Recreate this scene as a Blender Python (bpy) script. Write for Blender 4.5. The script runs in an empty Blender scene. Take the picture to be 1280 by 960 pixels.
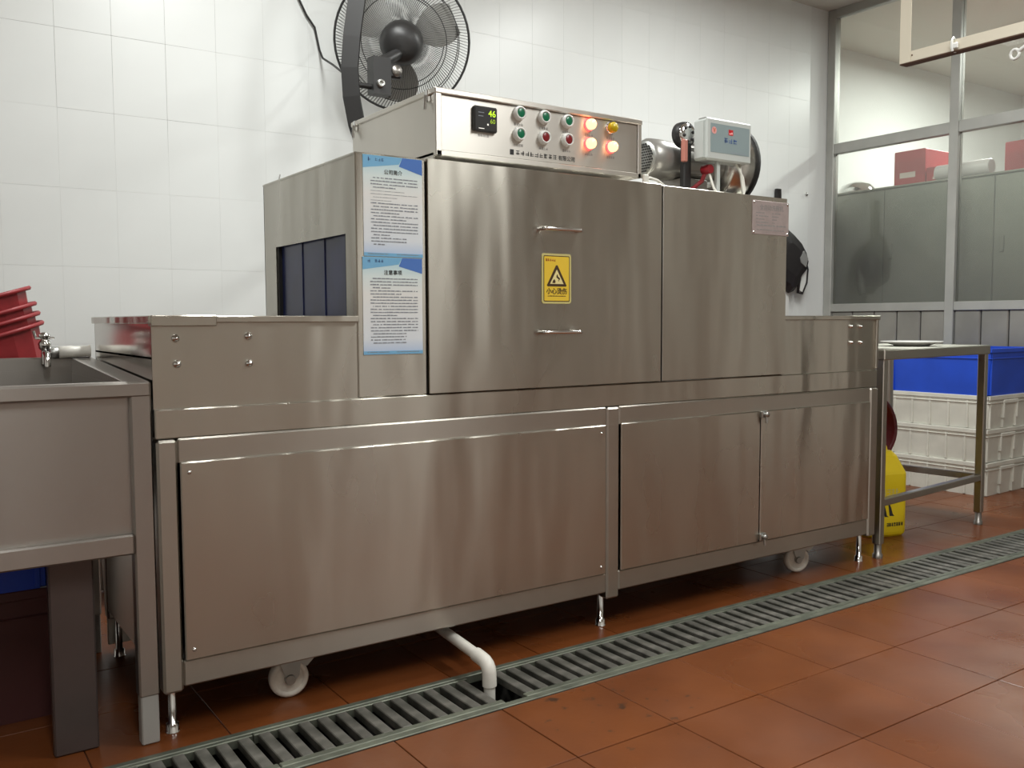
import bpy, math, random
from mathutils import Vector, Matrix

rnd = random.Random(7)
scene = bpy.context.scene
COL = scene.collection

# ------------------------------------------------------------------ camera
def setup_camera():
    yaw, pitch, roll, f = math.radians(34.3964), math.radians(-3.9568), math.radians(-0.2331), 1138.48
    F = Vector((math.sin(yaw) * math.cos(pitch), math.cos(yaw) * math.cos(pitch), math.sin(pitch)))
    R0 = Vector((math.cos(yaw), -math.sin(yaw), 0))
    U0 = R0.cross(F)
    R = R0 * math.cos(roll) + U0 * math.sin(roll)
    U = -R0 * math.sin(roll) + U0 * math.cos(roll)
    cam = bpy.data.cameras.new('camera')
    cam.sensor_width = 36.0
    cam.lens = f / 1280.0 * 36.0
    cam.clip_start = 0.02
    ob = bpy.data.objects.new('camera', cam)
    m = Matrix(((R.x, U.x, -F.x, -0.4988), (R.y, U.y, -F.y, -2.191), (R.z, U.z, -F.z, 0.9849), (0, 0, 0, 1)))
    ob.matrix_world = m
    COL.objects.link(ob)
    scene.camera = ob
setup_camera()

# ------------------------------------------------------------------ world, exposure
world = bpy.data.worlds.new('world')
scene.world = world
world.use_nodes = True
world.node_tree.nodes['Background'].inputs[0].default_value = (0.8, 0.85, 0.9, 1)
world.node_tree.nodes['Background'].inputs[1].default_value = 0.15
scene.view_settings.view_transform = 'Standard'
scene.view_settings.look = 'None'
scene.view_settings.gamma = 1.0
scene.view_settings.use_curve_mapping = False
scene.view_settings.exposure = -0.06

# ceiling lamps of the kitchen: (x, y, length along x, length along y, watts)
CEIL = 3.122
LAMPS = [(0.75, 0.40, 0.22, 1.2, 52), (2.1, -1.7, 0.30, 1.5, 56), (3.27, 0.25, 0.22, 1.2, 58),
         (-0.4, -2.4, 0.30, 1.5, 44), (6.5, 0.9, 0.22, 1.2, 120)]
for (lx, ly, sx, sy, w) in LAMPS:
    ld = bpy.data.lights.new('tube_light', 'AREA')
    ld.shape = 'RECTANGLE'; ld.size = sx; ld.size_y = sy; ld.energy = w
    ld.color = (0.975, 1.0, 0.975)
    lo = bpy.data.objects.new('tube_light', ld)
    lo.location = (lx, ly, CEIL - 0.075)
    COL.objects.link(lo)

# ------------------------------------------------------------------ materials
MATS = {}
def new_mat(name):
    m = bpy.data.materials.new(name); m.use_nodes = True
    MATS[name] = m
    nt = m.node_tree
    return m, nt, nt.nodes['Principled BSDF']
def setc(b, col, rough, metal=0.0, spec=0.5):
    b.inputs['Base Color'].default_value = (*col, 1)
    b.inputs['Roughness'].default_value = rough
    b.inputs['Metallic'].default_value = metal
    b.inputs['Specular IOR Level'].default_value = spec
def noise_mix(nt, b, c1, c2, scale=(1, 1, 1), ns=5.0, detail=4.0, lo=0.35, hi=0.65, coord='Object', rand=0.0):
    tc = nt.nodes.new('ShaderNodeTexCoord'); mp = nt.nodes.new('ShaderNodeMapping')
    mp.inputs['Scale'].default_value = scale
    nt.links.new(tc.outputs[coord], mp.inputs[0])
    n = nt.nodes.new('ShaderNodeTexNoise'); n.inputs['Scale'].default_value = ns; n.inputs['Detail'].default_value = detail
    nt.links.new(mp.outputs[0], n.inputs['Vector'])
    r = nt.nodes.new('ShaderNodeMapRange'); r.inputs[1].default_value = lo; r.inputs[2].default_value = hi
    nt.links.new(n.outputs[0], r.inputs[0])
    mx = nt.nodes.new('ShaderNodeMix'); mx.data_type = 'RGBA'
    mx.inputs[6].default_value = (*c1, 1); mx.inputs[7].default_value = (*c2, 1)
    nt.links.new(r.outputs[0], mx.inputs[0])
    out = mx.outputs[2]
    if rand:
        oi = nt.nodes.new('ShaderNodeObjectInfo')
        hs = nt.nodes.new('ShaderNodeHueSaturation')
        r2 = nt.nodes.new('ShaderNodeMapRange'); r2.inputs[3].default_value = 1 - rand; r2.inputs[4].default_value = 1 + rand
        nt.links.new(oi.outputs['Random'], r2.inputs[0]); nt.links.new(r2.outputs[0], hs.inputs['Value'])
        nt.links.new(out, hs.inputs['Color']); out = hs.outputs[0]
    nt.links.new(out, b.inputs['Base Color'])
    return n, r
def plain(name, col, rough=0.5, metal=0.0, spec=0.5, var=0.0, ns=6.0):
    m, nt, b = new_mat(name); setc(b, col, rough, metal, spec)
    if var:
        noise_mix(nt, b, tuple(c * (1 - var) for c in col), tuple(min(1, c * (1 + var)) for c in col), ns=ns)
    return m
def steel(name, col, rough, aniso=0.0, var=0.06, bump=0.0):
    m, nt, b = new_mat(name); setc(b, col, rough, 1.0)
    n, r = noise_mix(nt, b, tuple(c * (1 - var) for c in col), tuple(min(1, c * (1 + var)) for c in col), scale=(1, 1, .5), ns=2.5)
    rr = nt.nodes.new('ShaderNodeMapRange'); rr.inputs[3].default_value = rough * 0.88; rr.inputs[4].default_value = rough * 1.15
    nt.links.new(n.outputs[0], rr.inputs[0]); nt.links.new(rr.outputs[0], b.inputs['Roughness'])
    if bump:                      # the sheet is not quite flat: shallow upright waves
        gq = nt.nodes.new('ShaderNodeNewGeometry'); mq = nt.nodes.new('ShaderNodeMapping'); mq.inputs['Scale'].default_value = (1, 1, .22)
        nt.links.new(gq.outputs['Position'], mq.inputs[0])
        nq = nt.nodes.new('ShaderNodeTexNoise'); nq.inputs['Scale'].default_value = 4.5; nq.inputs['Detail'].default_value = 2.0
        nt.links.new(mq.outputs[0], nq.inputs['Vector'])
        bq = nt.nodes.new('ShaderNodeBump'); bq.inputs['Strength'].default_value = 1.0; bq.inputs['Distance'].default_value = bump
        nt.links.new(nq.outputs[0], bq.inputs['Height']); nt.links.new(bq.outputs[0], b.inputs['Normal'])
    if aniso:
        tg = nt.nodes.new('ShaderNodeCombineXYZ'); tg.inputs[1].default_value = .04; tg.inputs[2].default_value = 1.0   # horizontal brush lines spread light vertically
        b.inputs['Anisotropic'].default_value = aniso
        nt.links.new(tg.outputs[0], b.inputs['Tangent'])
    return m
def emis(name, col, strength, base=(0.02, 0.02, 0.02), rough=0.3):
    m, nt, b = new_mat(name); setc(b, base, rough)
    b.inputs['Emission Color'].default_value = (*col, 1); b.inputs['Emission Strength'].default_value = strength
    return m

steel('steel_brushed', (0.485, 0.46, 0.405), 0.275, 0.92, bump=.017)
steel('steel_frame', (0.455, 0.43, 0.385), 0.35, 0.85)
steel('steel_mirror', (0.60, 0.57, 0.53), 0.13, 0.0)
steel('steel_sink', (0.36, 0.335, 0.31), 0.34, 0.8)
steel('steel_panel', (0.66, 0.63, 0.58), 0.42, 0.8)
steel('steel_dark', (0.32, 0.30, 0.28), 0.40)
plain('board_shaded', (0.085, 0.066, 0.062), 0.35, .3, var=.1)  # shade under the sink is put into this board's colour
steel('chrome', (0.75, 0.75, 0.74), 0.12)
plain('zinc', (0.46, 0.46, 0.44), 0.4, 1.0, var=.1)
plain('seam', (0.03, 0.028, 0.025), 0.8)
plain('curtain_blue', (0.022, 0.032, 0.12), 0.3, var=.2)
plain('black_plastic', (0.018, 0.017, 0.017), 0.45)
plain('black_matte', (0.013, 0.012, 0.012), 0.6)
plain('wire_black', (0.03, 0.03, 0.03), 0.4)
plain('grey_blade', (0.42, 0.42, 0.40), 0.45)
plain('white_plastic', (0.74, 0.74, 0.71), 0.35)
plain('white_nylon', (0.66, 0.62, 0.55), 0.45, var=.12, ns=30)
plain('pvc_white', (0.80, 0.775, 0.71), 0.4, var=.06, ns=20)
plain('green_cap', (0.0, 0.16, 0.07), 0.3)
plain('darkred_cap', (0.22, 0.008, 0.012), 0.3)
plain('yellow_cap', (0.5, 0.36, 0.0), 0.3)
plain('print_black', (0.02, 0.02, 0.022), 0.5)
plain('print_grey', (0.27, 0.30, 0.34), 0.5)
plain('print_faint', (0.28, 0.26, 0.25), 0.5)
plain('print_brown', (0.06, 0.03, 0.01), 0.5)
plain('print_red', (0.5, 0.12, 0.03), 0.5)
plain('print_blue', (0.06, 0.12, 0.3), 0.5)
plain('poster_blue', (0.09, 0.22, 0.62), 0.35)
plain('poster_sky', (0.22, 0.52, 0.80), 0.35)
plain('sign_yellow', (0.86, 0.60, 0.05), 0.35)
plain('sign_edge', (0.62, 0.56, 0.22), 0.35)
plain('sign_cream', (0.85, 0.75, 0.35), 0.4)
plain('nameplate', (0.50, 0.42, 0.41), 0.35, .6, var=.08, ns=40)
plain('red_basket', (0.27, 0.018, 0.022), 0.45, var=.18, ns=14)
plain('red_basin', (0.16, 0.007, 0.012), 0.35)
plain('crate_white', (0.66, 0.65, 0.58), 0.45, var=.07, ns=8)
plain('crate_blue', (0.012, 0.07, 0.55), 0.45, var=.08)
plain('crate_maroon', (0.07, 0.02, 0.02), 0.5)
plain('crate_grey', (0.35, 0.34, 0.32), 0.5)
plain('jug_yellow', (0.80, 0.60, 0.012), 0.4, var=.05)
plain('porcelain', (0.82, 0.82, 0.80), 0.15)
plain('cream_paint', (0.68, 0.62, 0.50), 0.5)
plain('rust', (0.10, 0.05, 0.03), 0.8)
plain('alu_frame', (0.40, 0.40, 0.375), 0.45, 0.35, var=.06)
plain('panel_grey', (0.30, 0.29, 0.265), 0.38, 0.55, var=.14, ns=3)
plain('motor_grey', (0.30, 0.29, 0.27), 0.35, .6)
plain('blower_steel', (0.62, 0.61, 0.58), 0.22, 1.0, var=.2, ns=18)
plain('disp_grey', (0.47, 0.495, 0.475), 0.45)
plain('disp_face', (0.24, 0.30, 0.31), 0.4)
plain('red_plastic', (0.22, 0.008, 0.014), 0.4)
plain('pink_plastic', (0.45, 0.17, 0.13), 0.4)
plain('pink_print', (0.72, 0.33, 0.32), 0.5)
plain('cable_white', (0.66, 0.64, 0.58), 0.5)
plain('box_red', (0.42, 0.025, 0.035), 0.45)
plain('box_label', (0.75, 0.62, 0.58), 0.5)
plain('tube_grey', (0.62, 0.58, 0.58), 0.4)
plain('bag_black', (0.014, 0.011, 0.012), 0.55)
plain('bag_grey', (0.25, 0.25, 0.24), 0.6)
emis('led_orange', (1.0, 0.52, 0.26), 2.4, (0.9, 0.4, 0.1))
emis('led_red', (1.0, 0.05, 0.05), 4.5, (0.7, 0.03, 0.03))
emis('digit_green', (0.62, 1.0, 0.02), 1.6)
emis('digit_dim', (0.5, 0.75, 0.02), 0.9)
emis('digit_white', (1, .95, .85), 1.2)
emis('display_red', (0.8, 0.02, 0.03), 0.25, (0.3, 0.01, 0.015))
emis('display_pink', (1, 0.5, 0.45), 0.9)
emis('lamp_diffuser', (1.0, 0.98, 0.95), 1.2, (0.8, 0.8, 0.8))

def m_floor():
    m, nt, b = new_mat('quarry_tile'); setc(b, (0.3, 0.09, 0.04), 0.3, 0, .33)
    n, r = noise_mix(nt, b, (0.128, 0.035, 0.009), (0.172, 0.050, 0.013), ns=3.0, detail=6, coord='Object', rand=0.07)
    n2 = nt.nodes.new('ShaderNodeTexNoise'); n2.inputs['Scale'].default_value = 2.2; n2.inputs['Detail'].default_value = 3
    geo = nt.nodes.new('ShaderNodeNewGeometry'); nt.links.new(geo.outputs['Position'], n2.inputs['Vector'])
    nt.links.new(geo.outputs['Position'], n.inputs['Vector'])
    rr = nt.nodes.new('ShaderNodeMapRange'); rr.inputs[1].default_value = .35; rr.inputs[2].default_value = .65
    rr.inputs[3].default_value = 0.22; rr.inputs[4].default_value = 0.42
    nt.links.new(n2.outputs[0], rr.inputs[0]); nt.links.new(rr.outputs[0], b.inputs['Roughness'])
    # dark wet smears left on the tiles beside the drain
    d = nt.nodes.new('ShaderNodeVectorMath'); d.operation = 'DISTANCE'; d.inputs[1].default_value = (.98, -.45, 0)
    nt.links.new(geo.outputs['Position'], d.inputs[0])
    nd = nt.nodes.new('ShaderNodeTexNoise'); nd.inputs['Scale'].default_value = 22; nd.inputs['Detail'].default_value = 3; nt.links.new(geo.outputs['Position'], nd.inputs['Vector'])
    su = nt.nodes.new('ShaderNodeMath'); su.operation = 'MULTIPLY_ADD'; su.inputs[1].default_value = -.35
    nt.links.new(d.outputs['Value'], su.inputs[0]); nt.links.new(nd.outputs[0], su.inputs[2])
    rd = nt.nodes.new('ShaderNodeMapRange'); rd.inputs[1].default_value = .585; rd.inputs[2].default_value = .66
    nt.links.new(su.outputs[0], rd.inputs[0])
    md = nt.nodes.new('ShaderNodeMix'); md.data_type = 'RGBA'; md.inputs[7].default_value = (.06, .026, .013, 1)
    src = b.inputs['Base Color'].links[0].from_socket
    nt.links.new(rd.outputs[0], md.inputs[0]); nt.links.new(src, md.inputs[6]); nt.links.new(md.outputs[2], b.inputs['Base Color'])
    n3 = nt.nodes.new('ShaderNodeTexNoise'); n3.inputs['Scale'].default_value = 60
    nt.links.new(geo.outputs['Position'], n3.inputs['Vector'])
    bp = nt.nodes.new('ShaderNodeBump'); bp.inputs['Strength'].default_value = .06; bp.inputs['Distance'].default_value = .004
    nt.links.new(n3.outputs[0], bp.inputs['Height']); nt.links.new(bp.outputs[0], b.inputs['Normal'])
m_floor()
def m_grout(name, c1, c2, ns):
    m, nt, b = new_mat(name); setc(b, c1, 0.8)
    n, r = noise_mix(nt, b, c1, c2, ns=ns, detail=2, lo=.42, hi=.6)
    geo = nt.nodes.new('ShaderNodeNewGeometry'); nt.links.new(geo.outputs['Position'], n.inputs['Vector'])
m_grout('floor_grout', (0.035, 0.014, 0.008), (0.115, 0.036, 0.016), 3.5)
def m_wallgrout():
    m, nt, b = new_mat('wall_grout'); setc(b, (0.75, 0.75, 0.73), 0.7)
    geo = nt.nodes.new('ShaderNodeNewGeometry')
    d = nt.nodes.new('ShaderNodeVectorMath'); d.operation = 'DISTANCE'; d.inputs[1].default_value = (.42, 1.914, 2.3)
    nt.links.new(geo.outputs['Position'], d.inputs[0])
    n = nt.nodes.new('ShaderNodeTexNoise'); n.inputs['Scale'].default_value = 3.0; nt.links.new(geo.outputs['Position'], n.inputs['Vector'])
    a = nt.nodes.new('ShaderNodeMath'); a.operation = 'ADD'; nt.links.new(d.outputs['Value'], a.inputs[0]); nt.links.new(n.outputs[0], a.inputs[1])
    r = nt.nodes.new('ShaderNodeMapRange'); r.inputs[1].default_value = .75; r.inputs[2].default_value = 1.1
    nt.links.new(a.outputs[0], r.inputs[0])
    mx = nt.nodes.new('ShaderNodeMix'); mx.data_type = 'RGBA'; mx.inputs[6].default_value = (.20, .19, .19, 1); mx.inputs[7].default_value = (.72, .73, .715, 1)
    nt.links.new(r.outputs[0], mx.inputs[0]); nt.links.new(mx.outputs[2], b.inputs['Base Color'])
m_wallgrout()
def m_walltile():
    m, nt, b = new_mat('wall_tile'); setc(b, (0.8, 0.81, 0.785), 0.33, 0, .4)
    noise_mix(nt, b, (0.745, 0.76, 0.745), (0.78, 0.795, 0.78), ns=2, rand=0.006)
m_walltile()
plain('wall_paint', (0.74, 0.75, 0.73), 0.5)
plain('wall_dull', (0.76, 0.75, 0.71), 0.4, var=.06, ns=1.2)
plain('ceiling_paint', (0.62, 0.60, 0.54), 0.7)
def m_drain():
    m, nt, b = new_mat('drain_metal'); setc(b, (0.3, 0.3, 0.28), 0.5, .3)
    noise_mix(nt, b, (0.07, 0.07, 0.058), (0.19, 0.18, 0.16), ns=16, detail=5, rand=.15)
m_drain()
plain('drain_frame', (0.15, 0.16, 0.125), 0.5, 0.5, var=.25, ns=14)
plain('drain_pit', (0.018, 0.016, 0.013), 0.7)
def m_poster():
    m, nt, b = new_mat('poster_paper'); setc(b, (0.7, 0.78, 0.82), 0.45)
    tc = nt.nodes.new('ShaderNodeTexCoord'); sp = nt.nodes.new('ShaderNodeSeparateXYZ')
    nt.links.new(tc.outputs['Generated'], sp.inputs[0])
    cr = nt.nodes.new('ShaderNodeValToRGB')
    e = cr.color_ramp.elements
    e[0].position = 0; e[0].color = (0.50, 0.66, 0.92, 1)
    e[1].position = .16; e[1].color = (0.82, 0.89, 0.95, 1)
    for p, c in ((.62, (0.90, 0.92, 0.90)), (.8, (0.80, 0.92, 0.92)), (1.0, (0.45, 0.75, 0.85))):
        k = e.new(p); k.color = (*c, 1)
    nt.links.new(sp.outputs[2], cr.inputs[0]); nt.links.new(cr.outputs[0], b.inputs['Base Color'])
m_poster()
def m_glass():
    m = bpy.data.materials.new('pane_glass'); m.use_nodes = True; MATS['pane_glass'] = m
    nt = m.node_tree; nt.nodes.clear()
    out = nt.nodes.new('ShaderNodeOutputMaterial')
    tr = nt.nodes.new('ShaderNodeBsdfTransparent'); tr.inputs[0].default_value = (0.93, 0.95, 0.92, 1)
    gl = nt.nodes.new('ShaderNodeBsdfGlossy'); gl.inputs['Roughness'].default_value = 0.03
    df = nt.nodes.new('ShaderNodeBsdfDiffuse'); df.inputs[0].default_value = (0.6, 0.6, 0.57, 1)
    fr = nt.nodes.new('ShaderNodeFresnel'); fr.inputs[0].default_value = 1.45
    a = nt.nodes.new('ShaderNodeMixShader'); c = nt.nodes.new('ShaderNodeMixShader')
    c.inputs[0].default_value = 0.10
    nt.links.new(tr.outputs[0], c.inputs[1]); nt.links.new(df.outputs[0], c.inputs[2])
    nt.links.new(fr.outputs[0], a.inputs[0]); nt.links.new(c.outputs[0], a.inputs[1]); nt.links.new(gl.outputs[0], a.inputs[2])
    nt.links.new(a.outputs[0], out.inputs[0])
m_glass()
def m_cabinet():
    m, nt, b = new_mat('cabinet_grey'); setc(b, (0.25, 0.25, 0.21), 0.5, .2)
    noise_mix(nt, b, (0.235, 0.24, 0.205), (0.31, 0.305, 0.265), ns=1.6, detail=2)
    # one dark round spot, soft edged, mixed into the colour of the steel front
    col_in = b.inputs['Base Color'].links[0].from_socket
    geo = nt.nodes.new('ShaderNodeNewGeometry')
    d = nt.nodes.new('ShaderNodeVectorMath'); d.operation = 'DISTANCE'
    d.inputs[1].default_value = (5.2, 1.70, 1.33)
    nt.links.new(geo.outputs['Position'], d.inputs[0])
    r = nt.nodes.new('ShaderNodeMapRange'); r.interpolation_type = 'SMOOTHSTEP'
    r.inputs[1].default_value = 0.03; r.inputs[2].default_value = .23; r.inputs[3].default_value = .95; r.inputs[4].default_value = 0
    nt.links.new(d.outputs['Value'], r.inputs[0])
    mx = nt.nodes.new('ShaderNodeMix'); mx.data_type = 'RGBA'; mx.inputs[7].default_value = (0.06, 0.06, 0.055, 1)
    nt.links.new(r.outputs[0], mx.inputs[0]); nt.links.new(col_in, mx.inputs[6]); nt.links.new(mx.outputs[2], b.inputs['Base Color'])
m_cabinet()

# ------------------------------------------------------------------ mesh helpers
class MB:
    """collects shapes, build() links them as ONE mesh object"""
    def __init__(s): s.v = []; s.f = []; s.mi = []; s.sm = []
    def add(s, vs, fs, mi=0, smooth=False):
        o = len(s.v); s.v += [tuple(v) for v in vs]
        for f in fs: s.f.append([i + o for i in f]); s.mi.append(mi); s.sm.append(smooth)
        return s
    def box(s, x0, x1, y0, y1, z0, z1, mi=0):
        vs = [(x, y, z) for z in (z0, z1) for y in (y0, y1) for x in (x0, x1)]
        return s.add(vs, [(0, 2, 3, 1), (4, 5, 7, 6), (0, 1, 5, 4), (2, 6, 7, 3), (0, 4, 6, 2), (1, 3, 7, 5)], mi)
    def cbox(s, x0, x1, y0, y1, z0, z1, b=0.004, mi=0):
        """chamfered box"""
        b = min(b, (x1 - x0) / 2.01, (y1 - y0) / 2.01, (z1 - z0) / 2.01)
        P = {}; vs = []
        for ix, x in ((0, x0), (1, x1)):
            for iy, y in ((0, y0), (1, y1)):
                for iz, z in ((0, z0), (1, z1)):
                    dx, dy, dz = (b if ix == 0 else -b), (b if iy == 0 else -b), (b if iz == 0 else -b)
                    for a, c in ((0, (x, y + dy, z + dz)), (1, (x + dx, y, z + dz)), (2, (x + dx, y + dy, z))):
                        P[ix, iy, iz, a] = len(vs); vs.append(c)
        fs = []
        q = lambda *k: fs.append([P[t] for t in k])
        for i in (0, 1):
            q((i, 0, 0, 0), (i, 0, 1, 0), (i, 1, 1, 0), (i, 1, 0, 0))
            q((0, i, 0, 1), (1, i, 0, 1), (1, i, 1, 1), (0, i, 1, 1))
            q((0, 0, i, 2), (0, 1, i, 2), (1, 1, i, 2), (1, 0, i, 2))
            for j in (0, 1):
                q((i, j, 0, 0), (i, j, 1, 0), (i, j, 1, 1), (i, j, 0, 1))
                q((i, 0, j, 0), (i, 1, j, 0), (i, 1, j, 2), (i, 0, j, 2))
                q((0, i, j, 1), (1, i, j, 1), (1, i, j, 2), (0, i, j, 2))
                for k in (0, 1): q((i, j, k, 0), (i, j, k, 1), (i, j, k, 2))
        return s.add(vs, fs, mi)
    def quad_xz(s, x0, x1, z0, z1, y, mi=0):
        return s.add([(x0, y, z0), (x1, y, z0), (x1, y, z1), (x0, y, z1)], [(0, 1, 2, 3)], mi)
    def poly_xz(s, pts, y, mi=0):
        return s.add([(p[0], y, p[1]) for p in pts], [list(range(len(pts)))], mi)
    def tube(s, pts, r, n=8, mi=0, cap=True, closed=False, radii=None):
        pts = [Vector(p) for p in pts]; N = len(pts)
        T = []
        for i in range(N):
            a = pts[(i - 1) % N] if (closed or i > 0) else pts[i]
            c = pts[(i + 1) % N] if (closed or i < N - 1) else pts[i]
            T.append((c - a).normalized())
        up = Vector((0, 0, 1)) if abs(T[0].z) < .9 else Vector((1, 0, 0))
        u = T[0].cross(up).normalized(); vs = []
        for i in range(N):
            u = (u - T[i] * u.dot(T[i])).normalized(); w = T[i].cross(u)
            rr = radii[i] if radii else r
            for k in range(n):
                a = 2 * math.pi * k / n
                vs.append(pts[i] + (u * math.cos(a) + w * math.sin(a)) * rr)
        fs = []
        for i in range(N if closed else N - 1):
            j = (i + 1) % N
            for k in range(n): fs.append((i * n + k, i * n + (k + 1) % n, j * n + (k + 1) % n, j * n + k))
        s.add(vs, fs, mi, True)
        if cap and not closed:
            s.add(vs[:n], [list(range(n))[::-1]], mi); s.add(vs[-n:], [list(range(n))], mi)
        return s
    def lathe(s, prof, c=(0, 0, 0), axis='Z', n=24, mi=0, smooth=True):
        """prof: (radius, height) along the axis"""
        vs = []
        for (r, h) in prof:
            for k in range(n):
                a = 2 * math.pi * k / n; p, q = r * math.cos(a), r * math.sin(a)
                v = {'Z': (p, q, h), 'X': (h, p, q), 'Y': (q, h, p)}[axis]
                vs.append((v[0] + c[0], v[1] + c[1], v[2] + c[2]))
        fs = []
        for i in range(len(prof) - 1):
            for k in range(n): fs.append((i * n + k, i * n + (k + 1) % n, (i + 1) * n + (k + 1) % n, (i + 1) * n + k))
        s.add(vs, fs, mi, smooth)
        if prof[0][0] > 1e-6: s.add(vs[:n], [list(range(n))[::-1]], mi)
        if prof[-1][0] > 1e-6: s.add(vs[-n:], [list(range(n))], mi)
        return s
    def prism(s, pts, axis, a0, a1, mi=0):
        """polygon pts extruded along axis"""
        def P(p, a): return {'X': (a, p[0], p[1]), 'Y': (p[0], a, p[1]), 'Z': (p[0], p[1], a)}[axis]
        n = len(pts); vs = [P(p, a0) for p in pts] + [P(p, a1) for p in pts]
        fs = [list(range(n))[::-1], list(range(n, 2 * n))] + [(i, (i + 1) % n, (i + 1) % n + n, i + n) for i in range(n)]
        return s.add(vs, fs, mi)
    def build(s, name, mats, parent=None, origin=None):
        if isinstance(mats, str): mats = [mats]
        if parent is not None:
            o = parent['_o'] if '_o' in parent else (0, 0, 0)
        elif origin is not None: o = origin
        else:
            xs, ys, zs = zip(*s.v)
            o = ((min(xs) + max(xs)) / 2, (min(ys) + max(ys)) / 2, min(zs))
        me = bpy.data.meshes.new(name)
        me.from_pydata([(v[0] - o[0], v[1] - o[1], v[2] - o[2]) for v in s.v], [], s.f)
        for m in mats: me.materials.append(MATS[m])
        me.polygons.foreach_set('material_index', s.mi)
        me.polygons.foreach_set('use_smooth', s.sm)
        import bmesh
        bm = bmesh.new(); bm.from_mesh(me); bmesh.ops.recalc_face_normals(bm, faces=bm.faces); bm.to_mesh(me); bm.free()
        me.update()
        ob = bpy.data.objects.new(name, me); COL.objects.link(ob)
        if parent is not None:
            ob.parent = parent; ob['_o'] = tuple(o)
        else:
            ob.location = o; ob['_o'] = tuple(o)
        return ob

def tag(o, label=None, cat=None, group=None, kind=None):
    if label: o['label'] = label
    if cat: o['category'] = cat
    if group: o['group'] = group
    if kind: o['kind'] = kind
    return o
def empty(name, loc=(0, 0, 0), label=None, cat=None, group=None, kind=None):
    e = bpy.data.objects.new(name, None); COL.objects.link(e)
    e.location = loc; e['_o'] = tuple(loc); e.empty_display_size = .1
    return tag(e, label, cat, group, kind)
def link_copy(src, parent, loc):
    c = src.copy(); COL.objects.link(c); c.parent = parent; c.location = loc
    return c
def copy_tree(o, parent=None):
    c = o.copy(); COL.objects.link(c); c.parent = parent
    for ch in [k for k in bpy.data.objects if k.parent == o]: copy_tree(ch, c)
    return c
def arc(cx, cy, r, a0, a1, n):
    return [(cx + r * math.cos(math.radians(a0 + (a1 - a0) * i / n)), cy + r * math.sin(math.radians(a0 + (a1 - a0) * i / n))) for i in range(n + 1)]
def text_mesh(body, size, x, y, z, mat, parent, name='lettering', align='CENTER', shear=0.0, bold=0.0):
    """flat lettering on a surface that faces -Y"""
    cu = bpy.data.curves.new(name, 'FONT'); cu.body = body; cu.size = size; cu.align_x = align; cu.shear = shear
    cu.resolution_u = 3
    t = bpy.data.objects.new(name, cu); COL.objects.link(t)
    dg = bpy.context.evaluated_depsgraph_get(); dg.update()
    me = bpy.data.meshes.new_from_object(t.evaluated_get(dg))
    COL.objects.unlink(t); bpy.data.objects.remove(t); bpy.data.curves.remove(cu)
    o = parent['_o']
    vs = []; fs = []
    for k, (ox, oz) in enumerate([(0, 0)] if not bold else [(0, 0), (-1, 0), (1, 0), (0, 1), (0, -1)]):   # heavier strokes
        b0 = len(vs); vs += [(v.co.x + x - o[0] + ox * size * bold, y - o[1] - k * .00003, v.co.y + z - o[2] + oz * size * bold * .7) for v in me.vertices]
        fs += [[i + b0 for i in p.vertices] for p in me.polygons]
    m2 = bpy.data.meshes.new(name); m2.from_pydata(vs, [], fs); m2.materials.append(MATS[mat])
    bpy.data.meshes.remove(me)
    ob = bpy.data.objects.new(name, m2); COL.objects.link(ob); ob.parent = parent; ob['_o'] = tuple(o)
    return ob
def glyphs(mb, x, z, n, w, h, y, mi=0, gap=.25, t=None):
    """n small blurred-looking characters built of strokes, baseline z, on a surface facing -Y"""
    t = t or h * .13
    for i in range(n):
        x0 = x + i * w; x1 = x0 + w * (1 - gap)
        for k in range(rnd.randint(2, 3)):
            zz = z + h * (k + rnd.random() * .6) / 3
            mb.quad_xz(x0, x1, zz, zz + t, y, mi)
        for k in range(rnd.randint(1, 2)):
            xx = x0 + (x1 - x0) * rnd.random() * .85
            mb.quad_xz(xx, xx + t, z, z + h, y, mi)
def textline(mb, x0, x1, z, h, y, mi=0):
    """a run of tiny print, too small to read in the photograph"""
    x = x0
    while x < x1:
        w = min(x1 - x, h * rnd.uniform(.8, 4.5))
        mb.quad_xz(x, x + w * .93, z, z + h * rnd.uniform(.75, 1.0), y, mi)
        x += w + (h * rnd.uniform(.1, .25) if rnd.random() < .85 else h * 1.1)

# ================================================================== the room
XP, YW = 5.02, 1.914
XL, YF = -3.2, -4.4            # left wall, wall behind the photographer
YD0, YD1 = -0.315, -0.068      # drain
TX, TY = 0.305, 0.31

fl = MB()
fx0, fx1 = -0.775, XP          # tiled part in view
fl.box(fx0, fx1, YD0 - 4 * TY, YD0, -.06, -.004, 0)
fl.box(fx0, fx1, YD1, YW, -.06, -.004, 0)
fl.box(XL, fx0, YF, YD0, -.06, 0, 1); fl.box(XL, fx0, YD1, YW, -.06, 0, 1)
fl.box(fx0, XP, YF, YD0 - 4 * TY, -.06, 0, 1)
fl.box(XP, 8.6, YF, 3.2, -.06, 0, 1)
floor = tag(fl.build('floor', ['floor_grout', 'quarry_tile']), 'red-brown quarry tile kitchen floor', kind='structure')
tile_mesh = None
def tile_obj(name, mesh, parent, x, y, z):
    o = bpy.data.objects.new(name, mesh); COL.objects.link(o); o.parent = parent
    po = parent['_o']; o.location = (x - po[0], y - po[1], z - po[2])
def mesh_only(mb, mats, name):
    o = mb.build(name, mats, origin=(0, 0, 0)); me = o.data; bpy.data.objects.remove(o); return me
g = .0012
ft = mesh_only(MB().cbox(g, TX - g, g, TY - g, -.01, 0, .0012), ['quarry_tile'], 'tile')
xs = [0.75 + TX * k for k in range(-5, 14)]
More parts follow.
